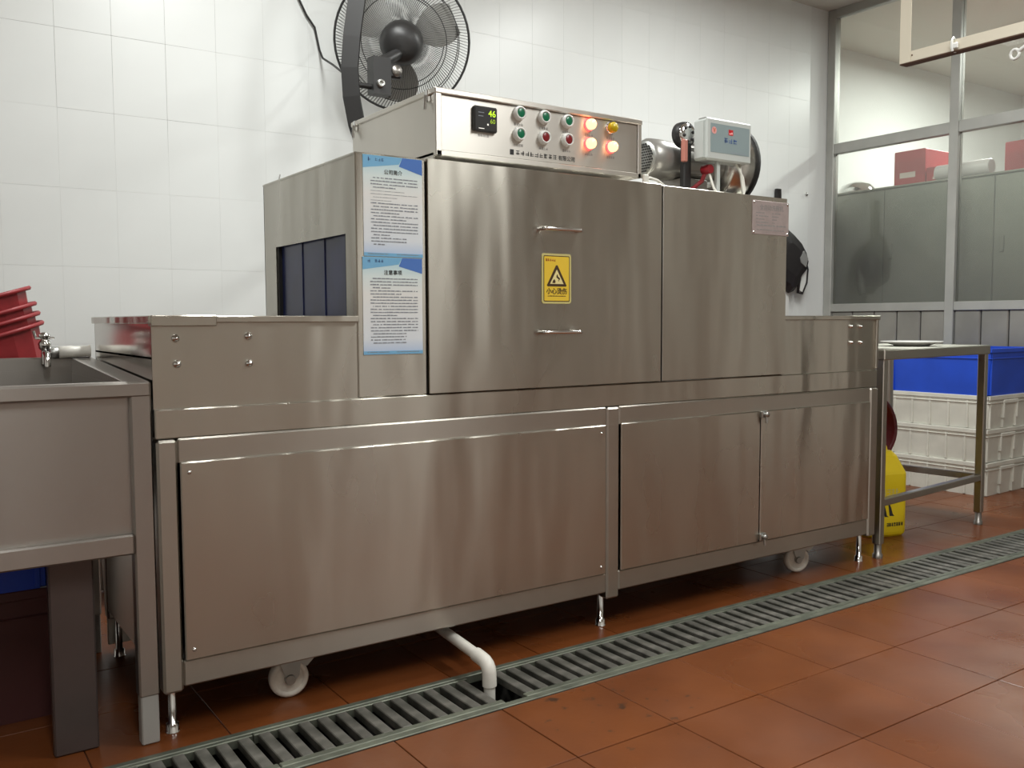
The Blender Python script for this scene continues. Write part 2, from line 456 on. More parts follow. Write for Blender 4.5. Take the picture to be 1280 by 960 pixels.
for x in xs:
    rows = [YD0 - TY * (k + 1) for k in range(4)] + [YD1 + TY * k for k in range(6)]
    for y in rows:
        if x + TX > XP + .02: continue
        tile_obj('tile', ft, floor, x, y, rnd.uniform(-.0006, .0004))
xe = 0.75 + TX * 13            # cut tiles along the partition and along the back wall
while xe + TX > XP + .02: xe -= TX
xe += TX
ftc = mesh_only(MB().cbox(g, XP - xe - g, g, TY - g, -.01, 0, .0012), ['quarry_tile'], 'tile')
for y in [YD0 - TY * (k + 1) for k in range(4)] + [YD1 + TY * k for k in range(6)]:
    if XP - xe > .02: tile_obj('tile', ftc, floor, xe, y, 0)
yb = YD1 + 6 * TY
ftb = mesh_only(MB().cbox(g, TX - g, g, YW - yb - g, -.01, 0, .0012), ['quarry_tile'], 'tile')
for x in xs:
    if x + TX <= XP + .02: tile_obj('tile', ftb, floor, x, yb, 0)

# back wall of white glazed tiles
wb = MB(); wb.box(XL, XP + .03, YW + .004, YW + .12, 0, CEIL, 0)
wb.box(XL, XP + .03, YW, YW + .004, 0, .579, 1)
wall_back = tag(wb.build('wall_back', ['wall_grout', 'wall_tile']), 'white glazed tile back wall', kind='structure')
WTX, WTZ = 0.2140, 0.3175
wt = mesh_only(MB().cbox(.0005, WTX - .0005, .0031, 0.010, .0005, WTZ - .0005, .0002), ['wall_tile'], 'tile')
for i in range(-4, 24):
    x = .102 + i * WTX
    if x + WTX > XP + .06: continue
    for j in range(-5, 3):
        z = 2.167 + j * WTZ
        w = wt
        if x + WTX > XP + .001 or z + WTZ > CEIL: continue
        tile_obj('tile', w, wall_back, x, YW + rnd.uniform(0, .0004), z)
wtc = mesh_only(MB().cbox(.0005, WTX - .0005, .0031, 0.010, .0005, CEIL - (2.167 + 3 * WTZ), .0002), ['wall_tile'], 'tile')
for i in range(-4, 23):
    if .102 + (i + 1) * WTX < XP + .001: tile_obj('tile', wtc, wall_back, .102 + i * WTX, YW, 2.167 + 3 * WTZ)

tag(MB().box(XL, 8.6, YF, 3.2, CEIL, CEIL + .1).build('ceiling', 'ceiling_paint'), 'dull cream painted ceiling', kind='structure')
tag(MB().box(XL - .1, XL, YF, YW + .1, 0, CEIL).build('wall_left', 'wall_dull'), 'plain wall', kind='structure')
tag(MB().box(XL - .1, 8.6, YF - .1, YF, 0, CEIL).build('wall_front', 'wall_dull'), 'plain wall', kind='structure')
tag(MB().box(8.6, 8.7, YF, 3.2, 0, CEIL).build('wall_far', 'wall_paint'), 'white wall of the room beyond the glass', kind='structure')
tag(MB().box(XP + .03, 8.6, 2.40, 2.5, 0, CEIL).box(XP + .03, XP + .09, YW + .12, 2.40, 0, CEIL).build('wall_beyond', 'wall_paint'), 'white wall of the room beyond the glass', kind='structure')

# glazed metal partition on the right
part = empty('wall_right', (XP, 0, 0), 'glazed partition with grey metal frame and grey lower panels', kind='structure')
PY = [1.884, 0.985, 0.085, -0.815, -1.715]
for k, y in enumerate(PY):
    MB().cbox(XP - .03, XP + .03, y - .028 if k else y - .03, y + .03, 0, CEIL, .003).build('post', 'alu_frame', part)
for k in range(4):
    y0, y1 = PY[k + 1] + .03, PY[k] - .028
    for (z0, z1) in ((2.135, 2.205), (1.04, 1.095), (CEIL - .06, CEIL)):
        MB().cbox(XP - .026, XP + .026, y0 - .002, y1, z0, z1, .003).build('rail', 'alu_frame', part)
    MB().box(XP - .003, XP + .003, y0, y1, 1.095, 2.135).build('glass_pane', 'pane_glass', part)
    MB().box(XP - .003, XP + .003, y0, y1, 2.205, CEIL - .06).build('glass_pane', 'pane_glass', part)
    n = 5; w = (y1 - y0) / n
    for i in range(n):
        a = y0 + i * w
        MB().cbox(XP - .014, XP + .004, a + .003, a + w - .003, 0.02, 1.04, .006).build('panel', 'panel_grey', part)
    MB().box(XP - .002, XP + .012, y0, y1, 0.01, 1.04).build('backing_sheet', 'seam', part)
tag(MB().box(XP - .03, XP + .03, YF, PY[-1], 0, CEIL).build('wall_right_end', 'wall_dull'), 'plain wall beside the partition', kind='structure')

# lamp housings
for k, (lx, ly, sx, sy, w) in enumerate(LAMPS):
    e = empty('ceiling_lamp', (lx, ly, CEIL - .07), ['white ceiling lamp over the machine hood', 'white ceiling lamp in front of the machine door',
               'white ceiling lamp in front of the steel table', 'white ceiling lamp over the photographer', 'white ceiling lamp in the room beyond the glass'][k], 'lamp')
    MB().cbox(lx - sx / 2 - .02, lx + sx / 2 + .02, ly - sy / 2 - .02, ly + sy / 2 + .02, CEIL - .07, CEIL, .006).build('housing', 'white_plastic', e)

# ------------------------------------------------------------------ floor drain
ch = MB()
ch.box(XL, XP, YD0, YD1, -.14, -.12, 1)
ch.box(XL, XP, YD0 - .002, YD0 + .006, -.12, 0.001, 1); ch.box(XL, XP, YD1 - .006, YD1 + .002, -.12, .001, 1)
ch.cbox(XL, XP - .03, YD0, YD0 + .022, -.02, .004, .002, 0); ch.cbox(XL, XP - .03, YD1 - .02, YD1, -.02, .004, .002, 0)
tag(ch.build('trim_1', ['drain_frame', 'drain_pit']), 'metal edged drain channel in the floor', kind='structure')
GY0, GY1 = YD0 + .024, YD1 - .022
slat = mesh_only(MB().cbox(-.0142, .0142, GY0 + .02, GY1 - .012, -.018, .003, .002), ['drain_metal'], 'slat')
def grate(x0, x1, label, group=None):
    e = empty('drain_grate', ((x0 + x1) / 2, (GY0 + GY1) / 2, -.02), label, 'drain grate', group)
    b = MB()
    b.cbox(x0 + .001, x1 - .001, GY0, GY0 + .021, -.02, .0035, .002); b.cbox(x0 + .001, x1 - .001, GY1 - .013, GY1, -.02, .0035, .002)
    b.build('border', 'drain_frame', e)
    n = round((x1 - x0) / .05); p = (x1 - x0) / n
    for i in range(n):
        s = bpy.data.objects.new('slat', slat); COL.objects.link(s); s.parent = e
        s.location = (x0 + p * (i + .5) - e.location.x, -e.location.y + rnd.uniform(-.001, .001), -e.location.z + rnd.uniform(-.0015, .0008))
        s.rotation_euler = (0, 0, rnd.uniform(-.012, .012))
grate(-1.02, -.42, 'slotted metal drain grate under the sink front')
grate(-.42, .18, 'slotted metal drain grate at the foot of the sink leg')
grate(.18, .78, 'slotted metal drain grate left of the gap where the drain pipe ends')
grate(.845, 1.445, 'slotted metal drain grate right of the gap where the drain pipe ends')
grate(1.445, 2.045, 'slotted metal drain grate in front of the middle foot of the machine')
for k in range(5):
    a = 2.045 + .6 * k
    grate(a, min(a + .6, XP - .04), ['slotted metal drain grate in front of the right caster', 'slotted metal drain grate in front of the machine right foot and yellow jug',
          'slotted metal drain grate in front of the far leg of the steel table', 'slotted metal drain grate in front of the white crates', 'slotted metal drain grate that ends at the glass partition'][k])

# ================================================================== the dishwashing machine
M = empty('dishwasher', (0, 0, 0), 'large stainless steel tunnel dishwashing machine with control box on its hood', 'dishwasher')
LEN, DEP = 2.772, 0.69
XH0, XH1, XD1, XD2, ZH = .513, 2.2, .72, 1.586, 1.42
# base frame
for (x0, x1) in ((0, .047), (1.352, 1.404), (2.722, LEN)):
    for (y0, y1) in ((-.016, .03), (DEP - .045, DEP)):
        MB().cbox(x0, x1, y0, y1, .100 if 1 < x0 < 2 else .112, .7125, .006).build('post', 'steel_frame', M)
for (x0, x1) in ((.047, 1.352), (1.404, 2.722)):
    for (z0, z1) in ((.122, .186), (.655, .7146)):
        MB().cbox(x0, x1, -.013, .03, z0, z1, .004).build('rail', 'steel_frame', M)
MB().box(.02, LEN - .02, .03, DEP - .01, .18, .2).build('bottom_pan', 'steel_dark', M)
MB().cbox(0.004, LEN - .004, DEP - .02, DEP - .005, .03, .78, .002).build('back_panel_light_skirt', 'steel_frame', M)  # unseen; skirt added down to the floor to block light under the machine
for x in (.003, LEN - .008):
    MB().box(x, x + .005, .03, DEP - .02, .14, .78).build('end_panel', 'steel_frame', M)
MB().cbox(0, LEN, -.008, DEP, .7146, .784, .003).build('apron_band', 'steel_brushed', M)
# lower panels
for (x0, x1, z0, z1, kind) in ((.051, 1.345, .185, .659, 0), (1.408, 2.064, .186, .66, 1), (2.070, 2.716, .186, .66, 2)):
    p = MB().cbox(x0, x1, -.020, -.006, z0, z1, .003).build('lower_panel', 'steel_brushed', M)
    if kind == 0:
        for (sx, sz) in ((x0 + .02, z1 - .025), (x1 - .02, z1 - .025), (x0 + .02, z0 + .025), (x1 - .02, z0 + .025)):
            MB().lathe([(.0055, 0), (.005, -.002), (.002, -.004), (0, -.004)], (sx, -.020, sz), 'Y', 10).build('screw', 'chrome', p)
# latches between the two right panels
for zc in (.648, .205):
    q = MB()
    q.cbox(2.062, 2.094, -.030, -.018, zc - .012, zc + .012, .002)
    q.tube([(2.078, -.034, zc + .012), (2.078, -.036, zc - .03)], .005, 8)
    q.lathe([(.009, 0), (.009, -.012), (0, -.013)], (2.078, -.030, zc), 'Y', 12)
    q.build('latch', 'zinc', M)

# trays at both ends
def tray(x0, x1, left):
    t = MB()
    t.box(x0, x1, 0.0, .004, .784, .99); t.box(x0, x1, DEP - .006, DEP - .002, .784, .99)
    t.box(x0, x1, .004, DEP - .006, .90, .905)
    o = t.build('tray', 'steel_brushed', M)
    MB().cbox(x0 - .002, x1, -.012, .014, .984, 1.0, .002).build('flange', 'steel_brushed', o)
    MB().cbox(x0 - .002, x1, DEP - .02, DEP, .984, 1.0, .002).build('flange', 'steel_brushed', o)
    ex = x0 if left else x1
    MB().box(min(ex, ex + (.004 if left else -.004)), max(ex, ex + (.004 if left else -.004)), 0.001, DEP - .003, .785, .992).build('end_plate', 'steel_mirror', o)
    MB().cbox(ex - .008, ex + .012, -.010, DEP, .982, 1.001, .002).build('end_flange', 'steel_brushed', o)
    if left:
        MB().cbox(-.003, .146, -.015, .016, .976, 1.0015, .002).build('corner_cap', 'steel_brushed', o)
    else:
        MB().cbox(LEN - .012, LEN + .003, -.01, .012, .79, 1.0, .002).build('corner_cap', 'steel_brushed', o)
    MB().box(x0 + .03, x1 - .01, .03, DEP - .03, .905, .93).build('conveyor', 'seam', o)
    return o
tl = tray(0, XH0, True); tr_ = tray(XH1, LEN, False)
def bolt(x, z, par, r=.0095):
    MB().lathe([(r, 0), (r, -.004), (r * .75, -.0075), (r * .55, -.0078), (r * .5, -.0125), (0, -.0135)], (x, 0, z), 'Y', 12).build('bolt', 'chrome', par)
for (x, z) in ((.053, .948), (.224, .951), (.055, .888), (.225, .885)): bolt(x, z, tl)
for (x, z) in ((2.60, .959), (2.66, .958), (2.604, .896), (2.664, .895)): bolt(x, z, tr_, .0085)

# hood
h = MB()
OY0, OY1, OZ = .064, .587, 1.217
h.box(XH0, XH0 + .004, 0, OY0, .784, ZH); h.box(XH0, XH0 + .004, OY1, DEP, .784, ZH)
h.box(XH0, XH0 + .004, OY0, OY1, OZ, ZH); h.box(XH0, XH0 + .004, OY0, OY1, .784, .93)
h.box(XH1 - .004, XH1, 0, OY0, .784, ZH); h.box(XH1 - .004, XH1, OY1, DEP, .784, ZH); h.box(XH1 - .004, XH1, OY0, OY1, OZ, ZH)
h.box(XH0, XH1, DEP - .004, DEP, .784, ZH)
hood = h.build('hood', 'steel_brushed', M)
MB().cbox(XH0 - .001, XD1 - .003, -.004, .01, .785, ZH, .003).build('front_strip', 'steel_brushed', hood)
MB().box(XH0 + .004, XH1 - .004, .003, .008, .785, ZH - .006).build('inner_front', 'seam', hood)
MB().cbox(XH0 - .002, XH1 + .002, -.002, DEP + .002, ZH - .006, ZH + .002, .002).build('top_plate', 'steel_brushed', hood)
for (y0, y1) in ((OY0, OY0 + .012), (OY1 - .012, OY1)):
    MB().box(XH0 + .004, XH0 + .05, y0, y1, .93, OZ).build('opening_jamb', 'black_matte', hood)
n = 6
for i in range(n):
    w = (OY1 - OY0 - .024) / n; a = OY0 + .012 + i * w
    MB().cbox(XH0 + .012 + .003 * (i % 2), XH0 + .015 + .003 * (i % 2), a - .006, a + w + .006, .935, OZ + .02, .0015).build('curtain_strip', 'curtain_blue', hood)
MB().box(XH0 + .06, XH0 + .07, OY0, OY1, .9, OZ + .02).build('inner_curtain', 'seam', hood)
doors = []
for (x0, x1) in ((XD1, XD2 - .003), (XD2 + .003, XH1)):
    d = MB().cbox(x0, x1, -.012, .002, .787, ZH + (.003 if x0 < 1 else 0), .0012).build('lift_door', 'steel_brushed', M)
    doors.append(d)
for z in (1.254, .951):
    q = MB(); q.tube([(1.092, -.012, z), (1.092, -.034, z), (1.096, -.040, z), (1.10, -.041, z), (1.222, -.041, z), (1.228, -.040, z), (1.232, -.034, z), (1.232, -.012, z)], .0058, 10)
    q.build('handle', 'chrome', doors[0])

# riveted name plate
npz = MB().cbox(2.013, 2.206, -.0150, -.011, 1.286, 1.404, .001).build('name_plate', 'nameplate', M)
npz['label'] = 'pinkish metal name plate with rivets and engraved lines'
q = MB()
for (x, z) in ((2.02, 1.397), (2.199, 1.397), (2.02, 1.293), (2.199, 1.293)):
    q.lathe([(.0045, 0), (.003, -.002), (0, -.0025)], (x, -.015, z), 'Y', 10)
q.build('rivet', 'chrome', npz)
text_mesh('全自动洗碗机', .021, 2.112, -.0154, 1.373, 'print_faint', npz, bold=.02)
q = MB()
for k in range(4): textline(q, 2.03, 2.075 + .02 * (k % 2), 1.360 - k * .011, .004, -.0154); textline(q, 2.115, 2.16 - .01 * k, 1.360 - k * .011, .004, -.0154)
textline(q, 2.034, 2.19, 1.316, .006, -.0154); textline(q, 2.034, 2.18, 1.301, .004, -.0154)
q.build('engraving', 'print_faint', npz)

# control box on the hood
BX0, BX1, BY0, BY1, BZ0, BZ1 = .79, 1.558, .066, .614, 1.449, 1.634
q = MB(); q.box(BX0 + .003, BX1 - .003, BY0 + .10, BY1, ZH, BZ0 + .01)
q.box(BX0, BX0 + .004, BY0 + .012, BY1, ZH, BZ0 + .01)
cb = q.build('control_box', 'steel_panel', M)
MB().cbox(BX0, BX1, BY0 + .004, BY1, BZ0, BZ1 - .012, .003).build('case', 'steel_panel', cb)
MB().cbox(BX0 - .004, BX1 + .004, BY0 - .008, BY1 + .004, BZ1 - .014, BZ1 + .003, .003).build('lid', 'steel_panel', cb)
MB().cbox(BX0 - .002, BX0 + .018, BY0 - .006, BY0 + .006, BZ0, BZ1 - .012, .002).build('side_trim', 'steel_panel', cb)
MB().cbox(BX1 - .014, BX1 + .002, BY0 - .006, BY0 + .006, BZ0, BZ1 - .012, .002).build('side_trim', 'steel_panel', cb)
MB().cbox(BX0, BX1, BY0 - .006, BY0 + .006, BZ0, BZ0 + .016, .002).build('bottom_trim', 'steel_panel', cb)
face = MB().box(BX0 + .02, BX1 - .016, BY0 + .0, BY0 + .006, BZ0 + .018, BZ1 - .016).build('face_plate', 'steel_panel', cb)
for (y, z) in ((.10, 1.60), (.58, 1.60)):
    q = MB(); q.cbox(BX0 - .010, BX0, y - .009, y + .009, z, z + .035, .002); q.tube([(BX0 - .011, y, z + .02), (BX0 - .014, y, z - .02)], .0045, 8)
    q.build('toggle_latch', 'chrome', cb)
YFc = BY0
q = MB().cbox(.912, .992, YFc - .012, YFc + .002, 1.530, 1.602, .004)
disp = q.build('temperature_display', 'black_plastic', cb); disp['label'] = 'black square display showing green digits'
text_mesh('46', .026, .972, YFc - .0125, 1.574, 'digit_green', disp)
text_mesh('60', .018, .974, YFc - .0125, 1.555, 'digit_dim', disp)
q = MB(); q.quad_xz(.955, .960, 1.548, 1.553, YFc - .0125); q.quad_xz(.926, .945, 1.537, 1.539, YFc - .0125)
q.build('indicator', 'digit_white', disp)
q = MB(); q.quad_xz(.925, .945, 1.582, 1.584, YFc - .0124); q.quad_xz(.925, .942, 1.572, 1.574, YFc - .0124)
q.build('display_print', 'print_grey', disp)
BTN = [(1.074, 1.599, 'green_cap'), (1.165, 1.598, 'green_cap'), (1.253, 1.5965, 'green_cap'), (1.342, 1.597, 'led_orange'), (1.431, 1.597, 'yellow_cap'),
       (1.073, 1.538, 'green_cap'), (1.165, 1.538, 'darkred_cap'), (1.253, 1.540, 'darkred_cap'), (1.342, 1.538, 'led_orange'), (1.431, 1.537, 'led_orange')]
for (x, z, m) in BTN:
    q = MB()
    if m.endswith('cap') and m != 'yellow_cap':
        q.lathe([(.021, 0), (.021, -.006), (.0185, -.015), (.0145, -.016), (.0135, -.012)], (x, YFc, z), 'Y', 20, 0)
        q.lathe([(.0140, -.010), (.0140, -.013), (.012, -.0145), (0, -.0145)], (x, YFc, z), 'Y', 20, 1)
    else:
        q.lathe([(.019, 0), (.019, -.004), (.0165, -.006)], (x, YFc, z), 'Y', 20, 0)
        q.lathe([(.0165, -.004), (.0165, -.018), (.0135, -.023), (0, -.0245)], (x, YFc, z), 'Y', 20, 1)
    q.build('push_button' if 'cap' in m and m != 'yellow_cap' else 'indicator_lamp', ['chrome' if m == 'yellow_cap' else 'white_plastic' if 'cap' in m else 'led_red', m], cb)
q = MB()
for (x, z, m) in BTN: glyphs(q, x - .016, z - .036, 4, .0085, .008, YFc - .0004)
glyphs(q, .93, 1.517, 4, .010, .008, YFc - .0004)
q.build('button_captions', 'print_faint', cb)['kind'] = 'stuff'
q = MB()
q.quad_xz(1.042, 1.056, 1.476, 1.492, YFc - .0004)
glyphs(q, 1.064, 1.477, 9, .0172, .0135, YFc - .0004, t=.0019)
q.build('company_lettering', 'print_black', cb)
text_mesh('有限公司', .0165, 1.254, YFc - .0004, 1.4775, 'print_black', cb, 'company_lettering', bold=.018)

# feet
for (x, y) in ((.03, .04), (1.372, .04), (2.745, .04), (.03, .65), (1.372, .65), (2.745, .65)):
    q = MB(); q.lathe([(.010, .12), (.010, .022), (.015, .020), (.016, .004), (.018, 0)], (x, y, 0), 'Z', 12)
    q.build('foot', 'chrome', M)
# casters
def caster(x, y, ang):
    c = empty('caster', (x, y, 0)); c.parent = M; c['_o'] = (0, 0, 0)
    del c['_o']
    MB().cbox(-.035, .035, -.035, .035, .110, .124, .002).build('mount_plate', 'zinc', c)
    f = MB()
    for s in (-1, 1):
        f.prism([(-.030, .112), (.030, .112), (.024, .06), (.010, .045), (-.004, .045), (-.018, .075)], 'Y', s * .020 - .002, s * .020 + .002)
    f.box(-.03, .03, -.02, .02, .108, .112)
    f.build('fork', 'zinc', c)
    w = MB(); w.lathe([(.036, -.012), (.039, -.015), (.046, -.015), (.051, -.010), (.052, 0), (.051, .010), (.046, .015), (.039, .015), (.036, .012)], (0, 0, .052), 'Y', 28, 0)
    w.lathe([(.0, -.007), (.016, -.012), (.020, -.008), (.037, -.008), (.037, .008), (.020, .008), (.016, .012), (0, .007)], (0, 0, .052), 'Y', 28, 1)
    w.build('wheel', ['white_nylon', 'crate_grey'], c)
    MB().lathe([(.012, -.026), (.014, -.024), (.014, .024), (.012, .026)], (0, 0, .052), 'Y', 14).build('axle', 'zinc', c)
    q = MB(); q.prism([(.020, .116), (.066, .112), (.070, .104), (.046, .080), (.030, .090)], 'Y', -.017, .017); q.build('brake_lever', 'zinc', c)
    c.rotation_euler = (0, 0, ang)
caster(.335, .075, math.radians(-8)); caster(2.40, .08, math.radians(-20)); caster(.335, .6, .4); caster(2.40, .6, .2)

# ------------------------------------------------------------------ posters, warning sign
def poster(x0, x1, z0, z1, title, label, first):
    e = empty('poster', ((x0 + x1) / 2, -.005, z0), label, 'poster', 'instruction posters on the hood')
    w, hh = x1 - x0, z1 - z0
    MB().box(x0, x1, -.0056, -.004, z0, z1).build('sheet', 'poster_paper', e)
    q = MB(); q.poly_xz([(x0, z1 - .0005), (x0 + w * .66, z1 - .0005), (x0 + w * .60, z1 - hh * .07), (x0, z1 - hh * .13)], -.00585, 0)
    q.build('colour_band', 'poster_sky', e)
    MB().poly_xz([(x0 + w * .66, z1 - .0005), (x1, z1 - .0005), (x1, z1 - hh * .16), (x0 + w * .60, z1 - hh * .09)], -.00590).build('colour_band', 'poster_blue', e)
    MB().quad_xz(x0, x1, z0, z0 + hh * .035, -.00585).build('colour_band', 'poster_sky', e)
    text_mesh(title, .0135, (x0 + x1) / 2, -.0062, z1 - hh * .175, 'print_black', e, 'title', bold=.018)
    q = MB()
    glyphs(q, x0 + w * .08, z1 - hh * .06, 1, .010, .010, -.0062); glyphs(q, x0 + w * .2, z1 - hh * .055, 3, .009, .008, -.0062)
    q.build('logo_print', 'print_blue', e)
    q = MB(); z = z1 - hh * .225; k = 0; step = hh * .0315
    while z > z0 + hh * .085:
        right = x0 + w * (.92 if z > z0 + hh * .22 else .72)
        if rnd.random() < .3: right -= w * rnd.uniform(.2, .5)
        left = x0 + w * (.12 if k % 3 else .16)
        textline(q, left, right, z, hh * (.012 if not (first and 3 < k < 8) else .005), -.0062)
        z -= step; k += 1
    textline(q, x0 + w * .06, x0 + w * .42, z0 + hh * .02, hh * .008, -.0062); textline(q, x0 + w * .55, x0 + w * .94, z0 + hh * .02, hh * .008, -.0062)
    q.build('print_lines', 'print_grey', e)['kind'] = 'stuff'
poster(.533, .7065, 1.156, 1.417, '公司简介', 'blue and white poster glued above the other on the hood, upper poster', True)
poster(.528, .7035, .898, 1.154, '注意事项', 'blue and white poster glued below the other on the hood, lower poster', False)

def sign():
    x0, x1, z0, z1 = 1.1, 1.2095, 1.036, 1.184
    cx = (x0 + x1) / 2
    e = empty('warning_sign', (cx, -.013, z0), 'yellow warning sticker with black triangle between two door handles', 'sign')
    def rr(i, r): 
        P = []
        for (ax, az, a0) in ((x1 - i - r, z1 - i - r, 0), (x0 + i + r, z1 - i - r, 90), (x0 + i + r, z0 + i + r, 180), (x1 - i - r, z0 + i + r, 270)):
            P += arc(ax, az, r, a0, a0 + 90, 4)
        return P
    MB().prism(rr(0, .008), 'Y', -.0138, -.012).build('sticker', 'sign_edge', e)
    q = MB(); q.poly_xz(rr(.006, .004), -.0140, 0); q.poly_xz(rr(.0085, .003), -.0142, 1); q.build('face', ['print_brown', 'sign_yellow'], e)
    q = MB()
    tz0, tz1, hw = 1.090, 1.150, .037
    q.poly_xz([(cx - hw, tz0), (cx - hw + .003, tz0 - .003), (cx + hw - .003, tz0 - .003), (cx + hw, tz0), (cx + .003, tz1), (cx - .003, tz1)], -.0145, 0)
    q.poly_xz([(cx - hw + .0115, tz0 + .0045), (cx + hw - .0115, tz0 + .0045), (cx, tz1 - .0125)], -.0147, 1)
    # scalded hand under falling drops
    q.poly_xz([(cx - .017, tz0 + .007), (cx - .006, tz0 + .007), (cx - .005, tz0 + .013), (cx - .009, tz0 + .019), (cx - .014, tz0 + .015)], -.0149, 0)
    q.poly_xz([(cx - .002, tz0 + .024), (cx + .010, tz0 + .016), (cx + .012, tz0 + .021), (cx + .004, tz0 + .027), (cx + .003, tz0 + .034), (cx - .001, tz0 + .030)], -.0149, 0)
    q.poly_xz([(cx + .004, tz0 + .0135), (cx + .009, tz0 + .0125), (cx + .006, tz0 + .017)], -.0149, 0)
    q.build('triangle', ['print_brown', 'sign_cream'], e)
    text_mesh('小心烫伤', .0195, cx, -.0146, 1.0660, 'print_brown', e, bold=.03)
    q = MB(); textline(q, cx - .034, cx + .034, 1.0575, .0025, -.0146); q.build('small_print', 'print_brown', e)
    q = MB(); glyphs(q, x0 + .014, 1.161, 5, .0075, .008, -.0146, t=.0014); q.build('red_print', 'print_red', e)
sign()

# ------------------------------------------------------------------ blower motor and dispenser on the hood
bl = empty('blower', (2.15, .38, ZH), 'blower on the hood with perforated motor cap and round steel casing', 'blower')
cy, cz = .36, 1.585
MB().lathe([(.066, 1.845), (.074, 1.855), (.076, 1.905), (.074, 1.945), (.070, 1.975), (.070, 2.14), (.05, 2.225)], (0, cy, cz), 'X', 32).build('motor', 'motor_grey', bl)
q = MB(); q.lathe([(.0, 1.837), (.03, 1.837), (.060, 1.841), (.068, 1.849), (.068, 1.875)], (0, cy, cz), 'X', 32, 0)
for i in range(-5, 6):
    for j in range(-5, 6):
        yy, zz = i * .0112 + (.0056 if j % 2 else 0), j * .0098
        if math.hypot(yy, zz) < .055: q.box(1.8355, 1.8385, cy + yy - .0035, cy + yy + .0035, cz + zz - .003, cz + zz + .003, 1)
q.build('perforated_cap', ['zinc', 'seam'], bl)
q = MB()
for k in range(10):
    a = math.radians(36 * k); q.box(1.99, 2.10, cy + .072 * math.cos(a) - .003, cy + .072 * math.cos(a) + .003, cz + .072 * math.sin(a) - .006, cz + .072 * math.sin(a) + .006)
q.build('cooling_fins', 'steel_dark', bl)
MB().cbox(1.98, 2.12, cy - .06, cy + .06, ZH + .002, ZH + .10, .004).build('mount_foot', 'steel_dark', bl)
q = MB(); q.lathe([(.06, 2.22), (.150, 2.225), (.158, 2.24), (.158, 2.355), (.150, 2.37), (.05, 2.375)], (0, cy + .06, 1.605), 'X', 36, 0)
q.lathe([(.163, 2.357), (.163, 2.371), (.152, 2.373)], (0, cy + .06, 1.605), 'X', 36, 1)
q.build('casing', ['blower_steel', 'black_matte'], bl)
MB().prism([(2.16, ZH + .002), (2.195, ZH + .002), (2.26, ZH + .09), (2.22, ZH + .09)], 'Y', .34, .50).build('casing_foot', 'steel_dark', bl)

pv = empty('peristaltic_pump', (1.99, .27, ZH), 'small round black pump head with chrome cover and pink tab beside dispenser', 'pump')
px, py, pz = 1.966, .252, 1.670
q = MB(); q.lathe([(.0, -.002), (.022, -.002), (.038, .004), (.042, .012), (.042, .02)], (px, py, pz), 'Y', 26, 0)
q.lathe([(.044, .008), (.047, .02), (.047, .04), (.03, .042)], (px, py, pz), 'Y', 26, 1)
for k in range(6):
    a = math.radians(60 * k + 15)
    q.lathe([(.007, -.004), (.005, -.008), (0, -.0085)], (px + .024 * math.cos(a), py + .002, pz + .028 * math.sin(a)), 'Y', 8, 1)
q.build('pump_head', ['chrome', 'black_plastic'], pv)
MB().cbox(px - .018, px + .020, .254, .280, ZH + .002, 1.64, .004).build('stand', 'black_plastic', pv)
MB().cbox(px - .036, px - .016, .237, .256, 1.565, 1.645, .003).build('pink_tab', 'pink_plastic', pv)
q = MB(); q.lathe([(.016, -.01), (.018, 0), (.018, .026), (.012, .03)], (2.024, .205, 1.540), 'Y', 18); q.tube([(2.024, .22, 1.535), (2.020, .235, 1.50), (2.0, .26, 1.475), (1.98, .265, 1.47)], .008, 8)
q.build('valve_knob', 'red_plastic', pv)

dp = empty('detergent_dispenser', (2.095, .19, ZH), 'pale grey detergent dispenser box on a thin post above the hood', 'dispenser')
DX0, DX1, DZ0, DZ1, DY = 1.977, 2.213, 1.570, 1.717, .17
MB().cbox(DX0, DX1, DY + .012, DY + .072, DZ0, DZ1, .008).build('case', 'disp_grey', dp)
MB().cbox(DX0 - .002, DX1 + .002, DY, DY + .014, DZ0 - .002, DZ1 + .002, .006).build('front_cover', 'disp_grey', dp)
MB().box(DX0 + .018, DX1 - .012, DY - .0008, DY + .002, DZ0 + .026, DZ1 - .018).build('face_label', 'disp_face', dp)
fy = DY - .0014
q = MB(); q.quad_xz(2.088, 2.112, 1.664, 1.684, fy, 0); q.quad_xz(2.092, 2.099, 1.667, 1.672, fy - .0003, 1); q.quad_xz(2.102, 2.108, 1.668, 1.675, fy - .0003, 1)
q.build('red_display', ['display_red', 'display_pink'], dp)
q = MB(); glyphs(q, 2.066, 1.634, 3, .024, .018, fy, t=.0028); q.build('blue_lettering', 'print_blue', dp)
q = MB(); q.add([(x, fy, z) for x, z in arc(2.012, 1.674, .013, 0, 360, 16)[:-1]], [list(range(16))], 0); q.poly_xz([(2.005, 1.682), (2.009, 1.682), (2.012, 1.672), (2.015, 1.682), (2.019, 1.682), (2.013, 1.665)], fy - .0003, 1)
q.build('round_logo', ['pink_print', 'print_red'], dp)
q = MB(); textline(q, 2.10, 2.185, 1.6, .003, fy); q.build('small_print', 'print_grey', dp)
MB().cbox(2.052, 2.070, DY + .02, DY + .034, ZH, DZ0 + .005, .002).build('post', 'disp_grey', dp)
MB().box(1.99, 2.03, DY + .02, DY + .055, DZ1 - .002, DZ1 + .006).build('top_clip', 'zinc', dp)

